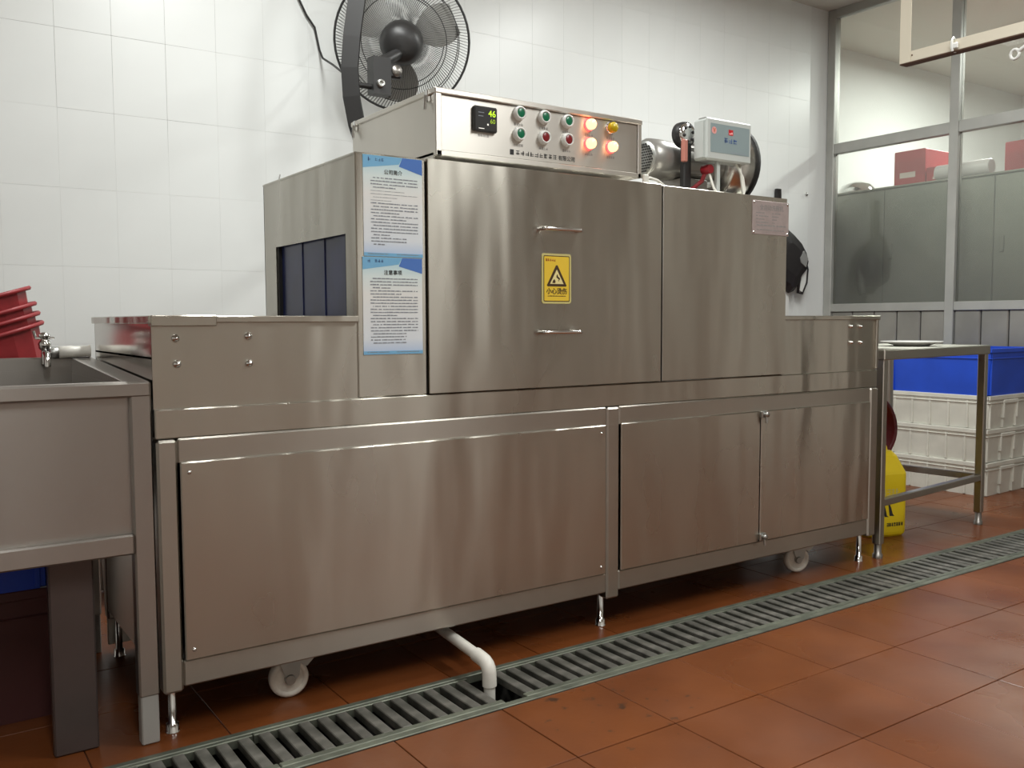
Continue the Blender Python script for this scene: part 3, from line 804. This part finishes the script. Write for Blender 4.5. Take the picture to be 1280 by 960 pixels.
tag(MB().tube([(1.575, .06, ZH + .004), (1.578, .06, 1.448), (1.60, .065, 1.455), (1.65, .08, 1.452), (1.70, .10, 1.44), (1.75, .12, ZH + .006)], .0045, 8).cbox(1.562, 1.585, .05, .062, 1.428, 1.462, .003)
    .build('power_cable', 'cable_white'), 'white cable with clip running from control box corner across hood', 'cable')
q = MB()
q.tube([(2.165, .20, 1.571), (2.185, .185, 1.52), (2.19, .18, 1.475), (2.17, .17, 1.44), (2.12, .16, 1.427)], .005, 8)
q.tube([(2.185, .20, 1.571), (2.178, .185, 1.51), (2.183, .18, 1.46), (2.18, .16, 1.424)], .005, 8)
tag(q.build('dispenser_hose', 'cable_white'), 'thin white hoses hanging below dispenser box', 'hose')
tag(MB().tube([(2.026, .205, 1.526), (2.030, .185, 1.47), (2.05, .165, 1.4225)], .0045, 8).build('valve_hose', 'cable_white'), 'short white hose from red valve knob down to hood', 'hose')

# ------------------------------------------------------------------ drain pipe
pts = [(.93, .40, .125), (.81, .11, .082), (.800, -.10, .072), (.798, -.15, .069)] + [(.798, -.155 - .028 * math.sin(a), .068 - .028 * (1 - math.cos(a))) for a in (.3, .7, 1.1, 1.5)] + [(.798, -.184, -.02), (.798, -.184, -.10)]
dpipe = empty('drain_pipe', (.798, -.1, -.1), 'white plastic drain pipe bending down into the floor drain', 'pipe')
MB().tube(pts, .0155, 14).build('pipe', 'pvc_white', dpipe)
pe = [(.7995, -.115, .0715), (.798, -.15, .069)] + [(.798, -.155 - .028 * math.sin(a), .068 - .028 * (1 - math.cos(a))) for a in (.3, .7, 1.1, 1.5)] + [(.798, -.184, .006)]
MB().tube(pe, .0195, 14).build('elbow', 'pvc_white', dpipe)

# ================================================================== the sink on the left
S = empty('sink', (-.6, .35, 0), 'stainless steel sink with recessed front panel standing against machine', 'sink')
SX0, SX1, SY0, SY1, SZ = -1.25, -.006, -.008, .74, .851
for (x0, x1) in ((SX0, SX0 + .045), (SX1 - .046, SX1)):
    for (y0, y1) in ((SY0, SY0 + .04), (SY1 - .04, SY1)):
        l = MB().cbox(x0, x1, y0, y1, .115, SZ - .002, .004).build('leg', 'steel_sink', S)
        MB().cbox(x0 + .003, x1 - .003, y0 + .003, y1 - .003, 0, .118, .003).build('leg_foot', 'crate_grey', l)
MB().cbox(SX0, SX1, SY0 - .003, SY0 + .035, .815, SZ, .005).build('front_rim', 'steel_sink', S)
MB().cbox(SX0 + .045, SX1 - .046, SY0 - .002, SY0 + .03, .455, .502, .004).build('lower_rail', 'steel_sink', S)
MB().box(SX0 + .045, SX1 - .046, SY0 + .018, SY0 + .024, .49, .82).build('front_panel', 'steel_sink', S)
MB().add([(SX1 - .055, SY0 + .03, .80), (SX1 - .055, SY1, .80), (SX1 - .055, SY1, .884), (SX1 - .055, SY0 + .03, .850),
          (SX1, SY0 + .03, .80), (SX1, SY1, .80), (SX1, SY1, .884), (SX1, SY0 + .03, .850)],
         [(0, 1, 2, 3), (4, 7, 6, 5), (3, 2, 6, 7), (0, 3, 7, 4), (1, 5, 6, 2), (0, 4, 5, 1)]).build('side_rim', 'steel_sink', S)
MB().cbox(SX0, SX1, SY1 - .035, SY1, .815, .886, .004).build('back_upstand', 'steel_sink', S)
q = MB(); q.box(SX0 + .05, SX1 - .05, SY0 + .03, SY1 - .03, .52, .525)
q.box(SX0 + .05, SX0 + .055, SY0 + .03, SY1 - .03, .52, .84); q.box(SX1 - .056, SX1 - .051, SY0 + .03, SY1 - .03, .52, .84)
q.box(SX0 + .05, SX1 - .05, SY1 - .036, SY1 - .03, .52, .85)
q.build('basin', 'steel_sink', S)
q = MB(); q.cbox(SX0, SX1 - .05, SY1, 1.15, .682, .700, .003); q.build('rear_ledge', 'steel_sink', S)
for x in (SX0 + .03, -.5): MB().cbox(x, x + .04, 1.08, 1.12, 0, .684, .003).build('leg', 'steel_sink', S)
MB().cbox(-.226, -.132, .045, .075, 0, .53, .004).build('support_board', 'board_shaded', S)

# tap and supply pipe
tp = empty('tap', (-.13, .70, .80), 'small chrome tap on the sink back', 'tap')
q = MB()
q.tube([(-.13, .70, .868), (-.13, .70, .905)], .011, 12); q.tube([(-.13, .705, .90), (-.13, .665, .897), (-.131, .655, .885), (-.131, .655, .862)], .0085, 10)
q.build('body', 'chrome', tp)
q = MB(); q.lathe([(.009, .905), (.016, .912), (.018, .926), (.013, .934), (.009, .938), (.015, .944), (.016, .952), (.006, .958)], (-.13, .70, 0), 'Z', 16)
q.cbox(-.155, -.105, .695, .705, .938, .945, .002); q.tube([(-.152, .7, .94), (-.158, .7, .962)], .004, 8)
q.build('handle', 'chrome', tp)
MB().lathe([(.014, -.118), (.017, -.112), (.017, -.098), (.012, -.092)], (0, .70, .900), 'X', 8).build('nut', 'zinc', tp)
q = MB(); q.tube([(-.111, .70, .90), (-.095, .70, .90), (-.094, .70, .90), (-.06, .70, .902), (-.055, .70, .902), (-.02, .70, .903), (-.012, .70, .903)], .016, 14, radii=[.014, .014, .0175, .0175, .016, .016, .0185])
tag(q.build('supply_pipe', 'pvc_white'), 'white plastic water pipe running from tap to machine tray', 'pipe')

# stack of red baskets on the rear ledge
def basket(k):
    base = .862
    e = empty('red_basket', (-.36, .95, base), ['lowest red plastic basket of the nested stack behind tap', 'second red plastic basket up in the nested stack behind tap',
              'third red plastic basket up in the nested stack behind tap', 'topmost red plastic basket of the nested stack behind tap'][k], 'basket', 'red baskets nested on the sink ledge')
    q = MB(); n = 28
    prof = [(.19, 0.0), (.205, .09), (.218, .172)]
    def sq(r, a, ex=4): 
        c, s_ = math.cos(a), math.sin(a); return r / (abs(c) ** ex + abs(s_) ** ex) ** (1 / ex)
    vs = []
    for (r, z) in prof:
        for i in range(n):
            a = 2 * math.pi * (i + .5) / n; rr = sq(r, a); vs.append((-.36 + rr * math.cos(a), .95 + .78 * rr * math.sin(a), base + z))
    fs = [(i * n + k2, i * n + (k2 + 1) % n, (i + 1) * n + (k2 + 1) % n, (i + 1) * n + k2) for i in range(2) for k2 in range(n)]
    q.add(vs, fs, 0, False); q.add(vs[:n], [list(range(n))], 0)
    q.build('basket_body', 'red_basket', e)
    rim = [(-.36 + sq(.2275, 2 * math.pi * (i + .5) / n) * math.cos(2 * math.pi * (i + .5) / n), .95 + .78 * sq(.2275, 2 * math.pi * (i + .5) / n) * math.sin(2 * math.pi * (i + .5) / n), base + .172) for i in range(n)]
    MB().tube(rim, .007, 6, closed=True).build('rim', 'red_basket', e)
    return e
LEAN = math.radians(-17)
for k in range(4):
    e = basket(k)
    d = (0, .030, .060, .108)[k]
    e.rotation_euler = (0, LEAN, 0)
    e.location = (-.278 + d * math.sin(LEAN), .95, .756 + d * math.cos(LEAN))

# crates under and behind the sink
def crate(name, mat, sx, sy, sz, ribs_x, ribs_y, label, cat, loc, rot=0, group=None, handle=True):
    """open crate; local origin at the centre of its base"""
    e = empty(name, (0, 0, 0), label, cat, group)
    t = .92; hx, hy = sx / 2, sy / 2
    def ring(s_, z): return [(-hx * s_, -hy * s_, z), (hx * s_, -hy * s_, z), (hx * s_, hy * s_, z), (-hx * s_, hy * s_, z)]
    q = MB(); vs = ring(.95, 0) + ring(.99, sz - .02) + ring(.965, sz - .02) + ring(.925, .008)
    fs = [(0, 3, 2, 1)] + [(a + i, a + (i + 1) % 4, a + 4 + (i + 1) % 4, a + 4 + i) for a in (0, 4, 8) for i in range(4)] + [(12, 13, 14, 15)]
    q.add(vs, fs); q.build('body', mat, e)
    q = MB()
    for z0, z1, p in ((sz - .024, sz, .004), (sz * .80 - .006, sz * .80, .002)):
        q.cbox(-hx - p, hx + p, -hy - p, -hy + .012, z0, z1, .002); q.cbox(-hx - p, hx + p, hy - .012, hy + p, z0, z1, .002)
        q.cbox(-hx - p, -hx + .012, -hy, hy, z0, z1, .002); q.cbox(hx - .012, hx + p, -hy, hy, z0, z1, .002)
    q.build('rim', mat, e)
    for i in range(ribs_x):
        x = -hx * .93 + (2 * hx * .93) * i / (ribs_x - 1)
        for s_ in (-1, 1): MB().cbox(x - .006, x + .006, min(s_ * hy * .94, s_ * hy), max(s_ * hy * .94, s_ * hy), .004, sz - .022, .002).build('rib', mat, e)
    for i in range(ribs_y):
        y = -hy * .94 + (2 * hy * .94) * i / (ribs_y - 1)
        for s_ in (-1, 1): MB().cbox(min(s_ * hx * .94, s_ * hx), max(s_ * hx * .94, s_ * hx), y - .006, y + .006, .004, sz - .022, .002).build('rib', mat, e)
    if handle:
        for s_ in (-1, 1):
            q = MB(); ya, yb_ = sorted((s_ * (hy * .93), s_ * (hy + .006)))
            q.cbox(-hx * .36, hx * .36, ya, yb_, sz * .74, sz * .86, .004); q.cbox(-hx * .36, -hx * .29, ya, yb_, sz * .30, sz * .75, .003); q.cbox(hx * .29, hx * .36, ya, yb_, sz * .30, sz * .75, .003)
            q.build('handle', mat, e)
    e.location = loc; e.rotation_euler = (0, 0, rot); return e
cxr, cyr = 4.467 + .229, .446 + .292
crate('white_crate', 'crate_white', .455, .58, .187, 4, 6, 'lowest white plastic crate of the stack, standing on floor', 'crate', (cxr, cyr, 0), .03, 'white crates stacked by the partition')
crate('white_crate', 'crate_white', .455, .58, .187, 4, 6, 'middle white plastic crate of the stack', 'crate', (cxr, cyr, .187), .02, 'white crates stacked by the partition')
crate('white_crate', 'crate_white', .470, .58, .187, 4, 6, 'topmost white plastic crate, right under the blue crate', 'crate', (cxr + .012, cyr - .003, .374), .03, 'white crates stacked by the partition')
crate('blue_crate', 'crate_blue', .50, .60, .262, 2, 2, 'large blue plastic crate on top of white crates', 'crate', (cxr + .02, cyr, .561), .02, handle=False)
crate('maroon_crate', 'crate_maroon', .5, .36, .33, 4, 3, 'dark maroon plastic crate on floor under the sink', 'crate', (-.40, .48, 0), 0, handle=False)  # extra width on the right added to darken the lit floor behind
crate('blue_bin', 'crate_blue', .52, .38, .12, 3, 3, 'shallow blue plastic bin on maroon crate under the sink', 'bin', (-.46, .48, .33), 0, handle=False)
crate('grey_crate', 'crate_grey', .4, .3, .2, 4, 3, 'grey plastic crate on floor behind the sink', 'crate', (.32, 1.25, 0), .1)

# ================================================================== steel table at the machine's right end
T = empty('steel_table', (0, 0, 0), 'stainless steel side table with open lower rails at machine end', 'table')
TW, TD, TZ = .985, .50, .862
for x in (0, TW - .035):
    for y in (0, TD - .035):
        l = MB().cbox(x, x + .035, y, y + .035, .06, TZ - .03, .003).build('leg', 'steel_frame', T)
        MB().lathe([(.015, .065), (.015, .02), (.02, .018), (.02, 0)], (x + .0175, y + .0175, 0), 'Z', 12).build('leg_foot', 'steel_dark', l)
MB().cbox(-.006, TW + .006, -.006, TD + .006, TZ - .042, TZ, .004).build('table_top', 'steel_frame', T)
for y in (.003, TD - .032): MB().cbox(.035, TW - .035, y, y + .029, .215, .245, .003).build('rail', 'steel_frame', T)
for x in (.003, TW - .032): MB().cbox(x, x + .029, .035, TD - .035, .215, .245, .003).build('rail', 'steel_frame', T)
T.location = (2.829, .0, 0); T.rotation_euler = (0, 0, math.radians(5.6))

q = MB(); q.lathe([(0, .004), (.07, .004), (.075, 0), (.08, .004), (.105, .012), (.135, .020), (.137, .022), (.133, .0225), (.10, .015), (.075, .008), (0, .0075)], (3.42, .25, TZ), 'Z', 36)
tag(q.build('plate', 'porcelain'), 'white round plate on the steel table', 'plate')

# yellow jug
J = empty('yellow_jug', (0, 0, 0), 'yellow plastic jug with black print standing under steel table', 'jug')
def rrect(hx, hy, r, n=4):
    P = []
    for (ax, ay, a0) in ((hx - r, hy - r, 0), (-hx + r, hy - r, 90), (-hx + r, -hy + r, 180), (hx - r, -hy + r, 270)): P += arc(ax, ay, r, a0, a0 + 90, n)
    return P
q = MB(); secs = [(.098, .088, .03, .0), (.105, .095, .03, .010), (.107, .097, .03, .022), (.107, .097, .03, .285), (.104, .094, .032, .297), (.075, .070, .03, .365), (.060, .055, .03, .385)]
vs = []; n = 20
for (hx, hy, r, z) in secs: vs += [(x, y, z) for x, y in rrect(hx, hy, r)]
q.add(vs, [(i * n + k, i * n + (k + 1) % n, (i + 1) * n + (k + 1) % n, (i + 1) * n + k) for i in range(len(secs) - 1) for k in range(n)], 0, False)
q.add(vs[:n], [list(range(n))[::-1]]); q.add(vs[-n:], [list(range(n))])
q.build('body', 'jug_yellow', J)
MB().tube([(-.085, 0, .33), (-.075, 0, .395), (-.04, 0, .415), (.02, 0, .415), (.05, 0, .395), (.055, 0, .37)], .013, 10).build('handle', 'jug_yellow', J)
MB().lathe([(.026, .38), (.026, .41), (.02, .414), (0, .414)], (-.045, -.02, 0), 'Z', 18).build('cap', 'red_plastic', J)
q = MB(); yy = -.0975
q.poly_xz([(-.055, .095), (-.045, .095), (-.035, .115), (-.028, .095), (-.005, .092), (-.015, .100), (-.022, .125), (-.03, .150), (-.042, .150), (-.040, .125)], yy)
q.poly_xz([(.0, .097), (.028, .095), (.018, .105), (.008, .135), (0, .150), (-.008, .148), (-.004, .12)], yy)
glyphs(q, -.055, .048, 2, .014, .018, yy, t=.004); glyphs(q, -.015, .048, 7, .0135, .017, yy, t=.0036)
q.build('print', 'print_black', J)
q = MB(); glyphs(q, -.04, .19, 4, .024, .03, yy, t=.003); q.build('faint_print', 'sign_edge', J)
J.location = (3.235, .30, 0); J.rotation_euler = (0, 0, math.radians(-14))

# red basin leaning on edge upon the lower rails
q = MB(); q.lathe([(0, .0), (.13, .0), (.14, .006), (.185, .085), (.200, .09), (.203, .086), (.19, .078), (.145, -.004), (.13, -.006), (0, -.006)], (0, 0, 0), 'Z', 40)
bs = tag(q.build('red_basin', 'red_basin', origin=(0, 0, 0)), 'dark red round plastic basin on edge behind yellow jug', 'basin')
dirv = Vector((-.50, -.84, .10)).normalized()
bs.rotation_euler = dirv.to_track_quat('Z', 'Y').to_euler(); bs.location = (3.522, .636, .4375)

# ================================================================== things on the back wall
# wall fan seen from behind, with black curved arm
FC = Vector((1.46, 1.53, 2.235))
fa = Vector((-.47, -.83, -.34)).normalized()           # towards the motor side
Q = fa.to_track_quat('Z', 'Y'); Rm = Q.to_matrix()
def FW(p): return tuple(FC + Rm @ Vector(p))
fan = empty('wall_fan', (1.25, YW - .01, 1.6), 'black wire guard wall fan on a curved black arm', 'fan')
FR = .300
q = MB(); q.tube([FW((FR * math.cos(2 * math.pi * i / 48), FR * math.sin(2 * math.pi * i / 48), 0)) for i in range(48)], .0055, 6, closed=True); q.build('guard_ring', 'wire_black', fan)
def guard(h, hub, name):
    q = MB(); prof = lambda t: (FR + (hub - FR) * t, h * math.sin(min(1, t * 1.25) * math.pi / 2))
    nw = 140
    for i in range(nw):
        a = 2 * math.pi * i / nw; pts = []
        for k in range(5):
            t = k / 4; r, z = prof(t); aa = a + .25 * t
            pts.append(FW((r * math.cos(aa), r * math.sin(aa), z)))
        q.tube(pts, .0011, 3, cap=False)
    for t in (.2, .45):
        r, z = prof(t); q.tube([FW((r * math.cos(2 * math.pi * i / 40), r * math.sin(2 * math.pi * i / 40), z)) for i in range(40)], .0022, 4, closed=True)
    q.build(name, 'wire_black', fan)
guard(.075, .075, 'rear_guard'); guard(-.085, .05, 'front_guard')
for k in range(3):
    q = MB(); top = []; bot = []; a0 = 2 * math.pi * k / 3 + .4
    for i in range(9):
        t = i / 8
        for sgn, L in ((1, top), (-1, bot)):
            r = .05 + .215 * t; wdt = .12 + .42 * math.sin(math.pi * (.15 + .75 * t))
            L.append((r * math.cos(a0 + sgn * wdt), r * math.sin(a0 + sgn * wdt), -.02 + sgn * .022))
    vs = [FW(p) for p in top] + [FW(p) for p in bot] + [FW((p[0], p[1], p[2] - .003)) for p in top] + [FW((p[0], p[1], p[2] - .003)) for p in bot]
    fs = [(i, i + 1, 9 + i + 1, 9 + i) for i in range(8)] + [(18 + i, 27 + i, 27 + i + 1, 18 + i + 1) for i in range(8)]
    q.add(vs, fs, 0, True); q.build('blade', 'grey_blade', fan)
q = MB(); n = 24; prof = [(.045, -.06), (.06, -.04), (.080, 0), (.095, .05), (.095, .13), (.088, .20), (.070, .235), (.035, .248), (0, .25)]
vs = [FW((r * math.cos(2 * math.pi * k / n), r * math.sin(2 * math.pi * k / n) + max(0, h) * .0, h)) for r, h in prof for k in range(n)]
q.add(vs, [(i * n + k, i * n + (k + 1) % n, (i + 1) * n + (k + 1) % n, (i + 1) * n + k) for i in range(len(prof) - 1) for k in range(n)], 0, True)
q.build('motor', 'black_plastic', fan)
q = MB(); q.box(1.195, 1.275, 1.28, 1.34, 1.925, 2.075); q.tube([(1.23, 1.31, 2.05), (1.31, 1.34, 2.10), (1.36, 1.36, 2.13)], .024, 10)
q.tube([(1.10, 1.31, 1.955), (1.2, 1.31, 1.955)], .012, 8); q.cbox(1.26, 1.332, 1.288, 1.33, 2.0, 2.06, .008)
q.build('bracket', 'black_plastic', fan)
MB().lathe([(.018, 0), (.016, -.012), (.009, -.014), (.008, -.006), (0, -.006)], (1.225, 1.28, 1.965), 'Y', 14).build('bolt', 'zinc', fan)
MB().lathe([(.024, 0), (.022, -.010), (0, -.012)], (1.305, 1.29, 2.03), 'Y', 16).build('knob', 'steel_dark', fan)
# the arm: flat band bowed to the left
P = [(1.55, YW - .012, 2.75), (1.30, 1.62, 2.72), (1.19, 1.40, 2.55), (1.150, 1.30, 2.40), (1.134, 1.30, 2.29), (1.110, 1.30, 2.14), (1.098, 1.30, 2.014), (1.104, 1.30, 1.90), (1.125, 1.30, 1.793), (1.162, 1.30, 1.69), (1.21, 1.36, 1.58), (1.28, 1.6, 1.50), (1.35, YW - .012, 1.48)]
P = [Vector(p) for p in P]; vs = []
for i, p in enumerate(P):
    t = (P[min(i + 1, len(P) - 1)] - P[max(i - 1, 0)]).normalized()
    side = Vector((.83, -.56, 0)); side = (side - t * side.dot(t)).normalized(); nrm = t.cross(side)
    for a, c in ((-.034, -.012), (.034, -.012), (.034, .012), (-.034, .012)): vs.append(p + side * a + nrm * c)
q = MB(); q.add(vs, [(i * 4 + k, i * 4 + (k + 1) % 4, (i + 1) * 4 + (k + 1) % 4, (i + 1) * 4 + k) for i in range(len(P) - 1) for k in range(4)] + [(0, 1, 2, 3), (len(vs) - 1, len(vs) - 2, len(vs) - 3, len(vs) - 4)], 0, False)
q.build('mounting_arm', 'black_matte', fan)
tag(MB().tube([(1.02, YW - .014, 2.70), (1.128, YW - .012, 2.46), (1.16, YW - .012, 2.40), (1.20, YW - .012, 2.35), (1.222, YW - .012, 2.25), (1.215, 1.85, 2.20), (1.166, 1.62, 2.109), (1.115, 1.45, 2.045), (1.082, 1.315, 1.99)], .005, 6).build('fan_cable', 'black_matte'), 'thin black cable down the tiled wall to the fan', 'cable')
tag(MB().tube([(1.02, YW - .008, 1.66), (1.0, YW - .010, 1.59), (.975, YW - .008, 1.53)], .003, 5).build('grey_cable', 'crate_grey'), 'short thin grey cable on the wall beside the fan arm', 'cable')

# black bag hanging on the wall
bg = empty('black_bag', (4.55, 1.85, 1.15), 'black bag with white strap hanging on wall behind machine', 'bag')
P = [(4.36, 1.27), (4.34, 1.45), (4.42, 1.60), (4.50, 1.61), (4.56, 1.58), (4.65, 1.52), (4.71, 1.45), (4.738, 1.38), (4.72, 1.32), (4.66, 1.27), (4.60, 1.18), (4.55, 1.165), (4.52, 1.20)]
q = MB(); n = len(P); c = (sum(p[0] for p in P) / n, sum(p[1] for p in P) / n)
sh = lambda s_: [(c[0] + (p[0] - c[0]) * s_, c[1] + (p[1] - c[1]) * s_) for p in P]
vs = [(p[0], YW - .034, p[1]) for p in sh(.97)] + [(p[0], YW - .05, p[1]) for p in P] + [(p[0], YW - .085, p[1]) for p in sh(.85)] + [(p[0], YW - .10, p[1]) for p in sh(.5)]
q.add(vs, [(i * n + k, i * n + (k + 1) % n, (i + 1) * n + (k + 1) % n, (i + 1) * n + k) for i in range(3) for k in range(n)] + [list(range(n))[::-1], list(range(3 * n, 4 * n))], 0, False)
q.build('bag_body', 'bag_black', bg)
q = MB(); q.tube([(4.715, YW - .05, 1.40), (4.745, YW - .05, 1.33), (4.735, YW - .05, 1.24), (4.69, YW - .05, 1.165), (4.65, YW - .05, 1.17), (4.66, YW - .05, 1.25), (4.68, YW - .05, 1.36)], .010, 8); q.build('handle', 'bag_black', bg)
MB().prism([(4.665, 1.36), (4.715, 1.39), (4.725, 1.33), (4.715, 1.24), (4.68, 1.175), (4.655, 1.185), (4.67, 1.26)], 'Y', YW - .062, YW - .045).build('white_strap', 'white_plastic', bg)
MB().prism([(4.60, 1.40), (4.64, 1.45), (4.68, 1.40), (4.66, 1.34), (4.61, 1.37)], 'Y', YW - .106, YW - .06).build('grey_patch', 'bag_grey', bg)
MB().prism([(4.445, 1.86), (4.485, 1.86), (4.50, 1.58), (4.44, 1.58)], 'Y', YW - .03, YW - .008).build('hanging_loop', 'bag_black', bg)
q = MB(); q.cbox(4.43, 4.585, YW - .03, YW - .006, .80, 1.28, .006)
tag(q.build('cable_trunking', 'white_plastic'), 'white upright wall box below the black bag', 'wall box')
tag(MB().lathe([(.012, 0), (.010, -.006), (0, -.008)], (4.78, YW - .006, 1.85), 'Y', 10).build('wall_nail', 'zinc'), 'small nail head in the white wall near the partition', 'nail')

# ------------------------------------------------------------------ hanging cream frame at upper right
hf = empty('hanging_rack', (3.0, -.2, 2.03), 'cream painted angle-iron rack hanging from the ceiling with rusty edge', 'rack')
def angle_z(x, y, z0, z1):
    q = MB(); q.box(x - .0055, x - .0022, y - .048, y, z0, z1); q.box(x - .002, x + .045, y - .004, y, z0, z1); return q
angle_z(3.0, .072, 2.035, CEIL).build('hanger', 'cream_paint', hf)
q = MB(); q.box(2.998, 3.002, -1.3, .072, 2.035, 2.078, 0); q.box(2.998, 3.045, -1.3, .072, 2.031, 2.036, 1); q.build('bar', ['cream_paint', 'rust'], hf)
angle_z(3.0, -1.26, 2.035, CEIL).build('hanger', 'cream_paint', hf)
q = MB()
for (y, z) in ((.060, 2.055), (.045, 2.055), (.03, 2.048), (.018, 2.06)): q.lathe([(.0035, -.001), (.0025, -.003), (0, -.003)], (2.998, y, z), 'X', 8)
q.build('rivet', 'rust', hf)
q = MB(); q.tube([(2.99, -.158, 2.032), (2.985, -.158, 2.07), (2.995, -.158, 2.085), (3.01, -.158, 2.07), (3.008, -.158, 2.03)], .005, 8); q.cbox(2.985, 2.997, -.18, -.150, 2.04, 2.062, .003)
tag(q.build('rope_knot', 'white_plastic'), 'white plastic tie clipped on the hanging rack bar', 'tie')
q = MB(); q.tube([(2.99 , -.40 + .016 * math.cos(a), 1.963 + .018 * math.sin(a)) for a in [i * .62 for i in range(10)]], .006, 8, closed=True); q.tube([(2.99, -.415, 1.972), (2.99, -.46, 1.995), (2.995, -.5, 2.04)], .008, 8)
tag(q.build('rope_loop', 'white_plastic'), 'white looped rope hanging from the rack bar', 'rope')

# ================================================================== room beyond the glass
CBX = 5.2
cab = empty('steel_cabinet', (5.5, 1.2, 0), 'grey steel cabinet standing behind the glass partition', 'cabinet')
CZ = 1.893
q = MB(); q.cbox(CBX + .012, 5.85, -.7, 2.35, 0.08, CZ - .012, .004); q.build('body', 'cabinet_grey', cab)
for k in range(4):
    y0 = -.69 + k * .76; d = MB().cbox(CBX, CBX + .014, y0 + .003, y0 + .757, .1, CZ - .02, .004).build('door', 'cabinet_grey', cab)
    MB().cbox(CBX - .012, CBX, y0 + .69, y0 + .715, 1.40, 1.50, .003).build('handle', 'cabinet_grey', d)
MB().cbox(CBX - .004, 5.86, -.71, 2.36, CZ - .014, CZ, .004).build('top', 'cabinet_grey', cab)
q = MB(); q.lathe([(.0, .10), (.04, .098), (.10, .075), (.135, .03), (.14, .008), (.165, .004), (.165, 0)], (5.42, 1.96, CZ), 'Z', 30)
tag(q.build('steel_bowl', 'chrome'), 'shiny steel bowl upside down on the cabinet', 'bowl')
def carton(x0, x1, y0, y1, z0, z1, label, lab):
    e = empty('red_carton', ((x0 + x1) / 2, (y0 + y1) / 2, z0), label, 'box')
    MB().cbox(x0, x1, y0, y1, z0, z1, .005).build('carton', 'box_red', e)
    if lab: MB().box(x0 - .002, x0, y0 + (y1 - y0) * .3, y1 - (y1 - y0) * .2, z0 + (z1 - z0) * .25, z0 + (z1 - z0) * .4).build('print', 'box_label', e)
    return e
carton(5.32, 5.62, 1.37, 1.60, CZ, CZ + .245, 'tall red carton on the cabinet beside steel bowl', True)
carton(5.32, 5.60, 1.12, 1.36, CZ, CZ + .11, 'low red carton on the cabinet behind partition post', True)
carton(5.40, 5.80, .36, .88, CZ, CZ + .21, 'wide red carton on the cabinet beside the grey tube', False)
q = MB(); q.lathe([(.045, .885), (.05, .89), (.05, 1.24), (.045, 1.245)], (5.262, 0, CZ + .05), 'Y', 22)
tag(q.build('paper_tube', 'tube_grey'), 'pale grey roll lying on the cabinet edge', 'roll')

for o in bpy.data.objects:
    if '_o' in o: del o['_o']
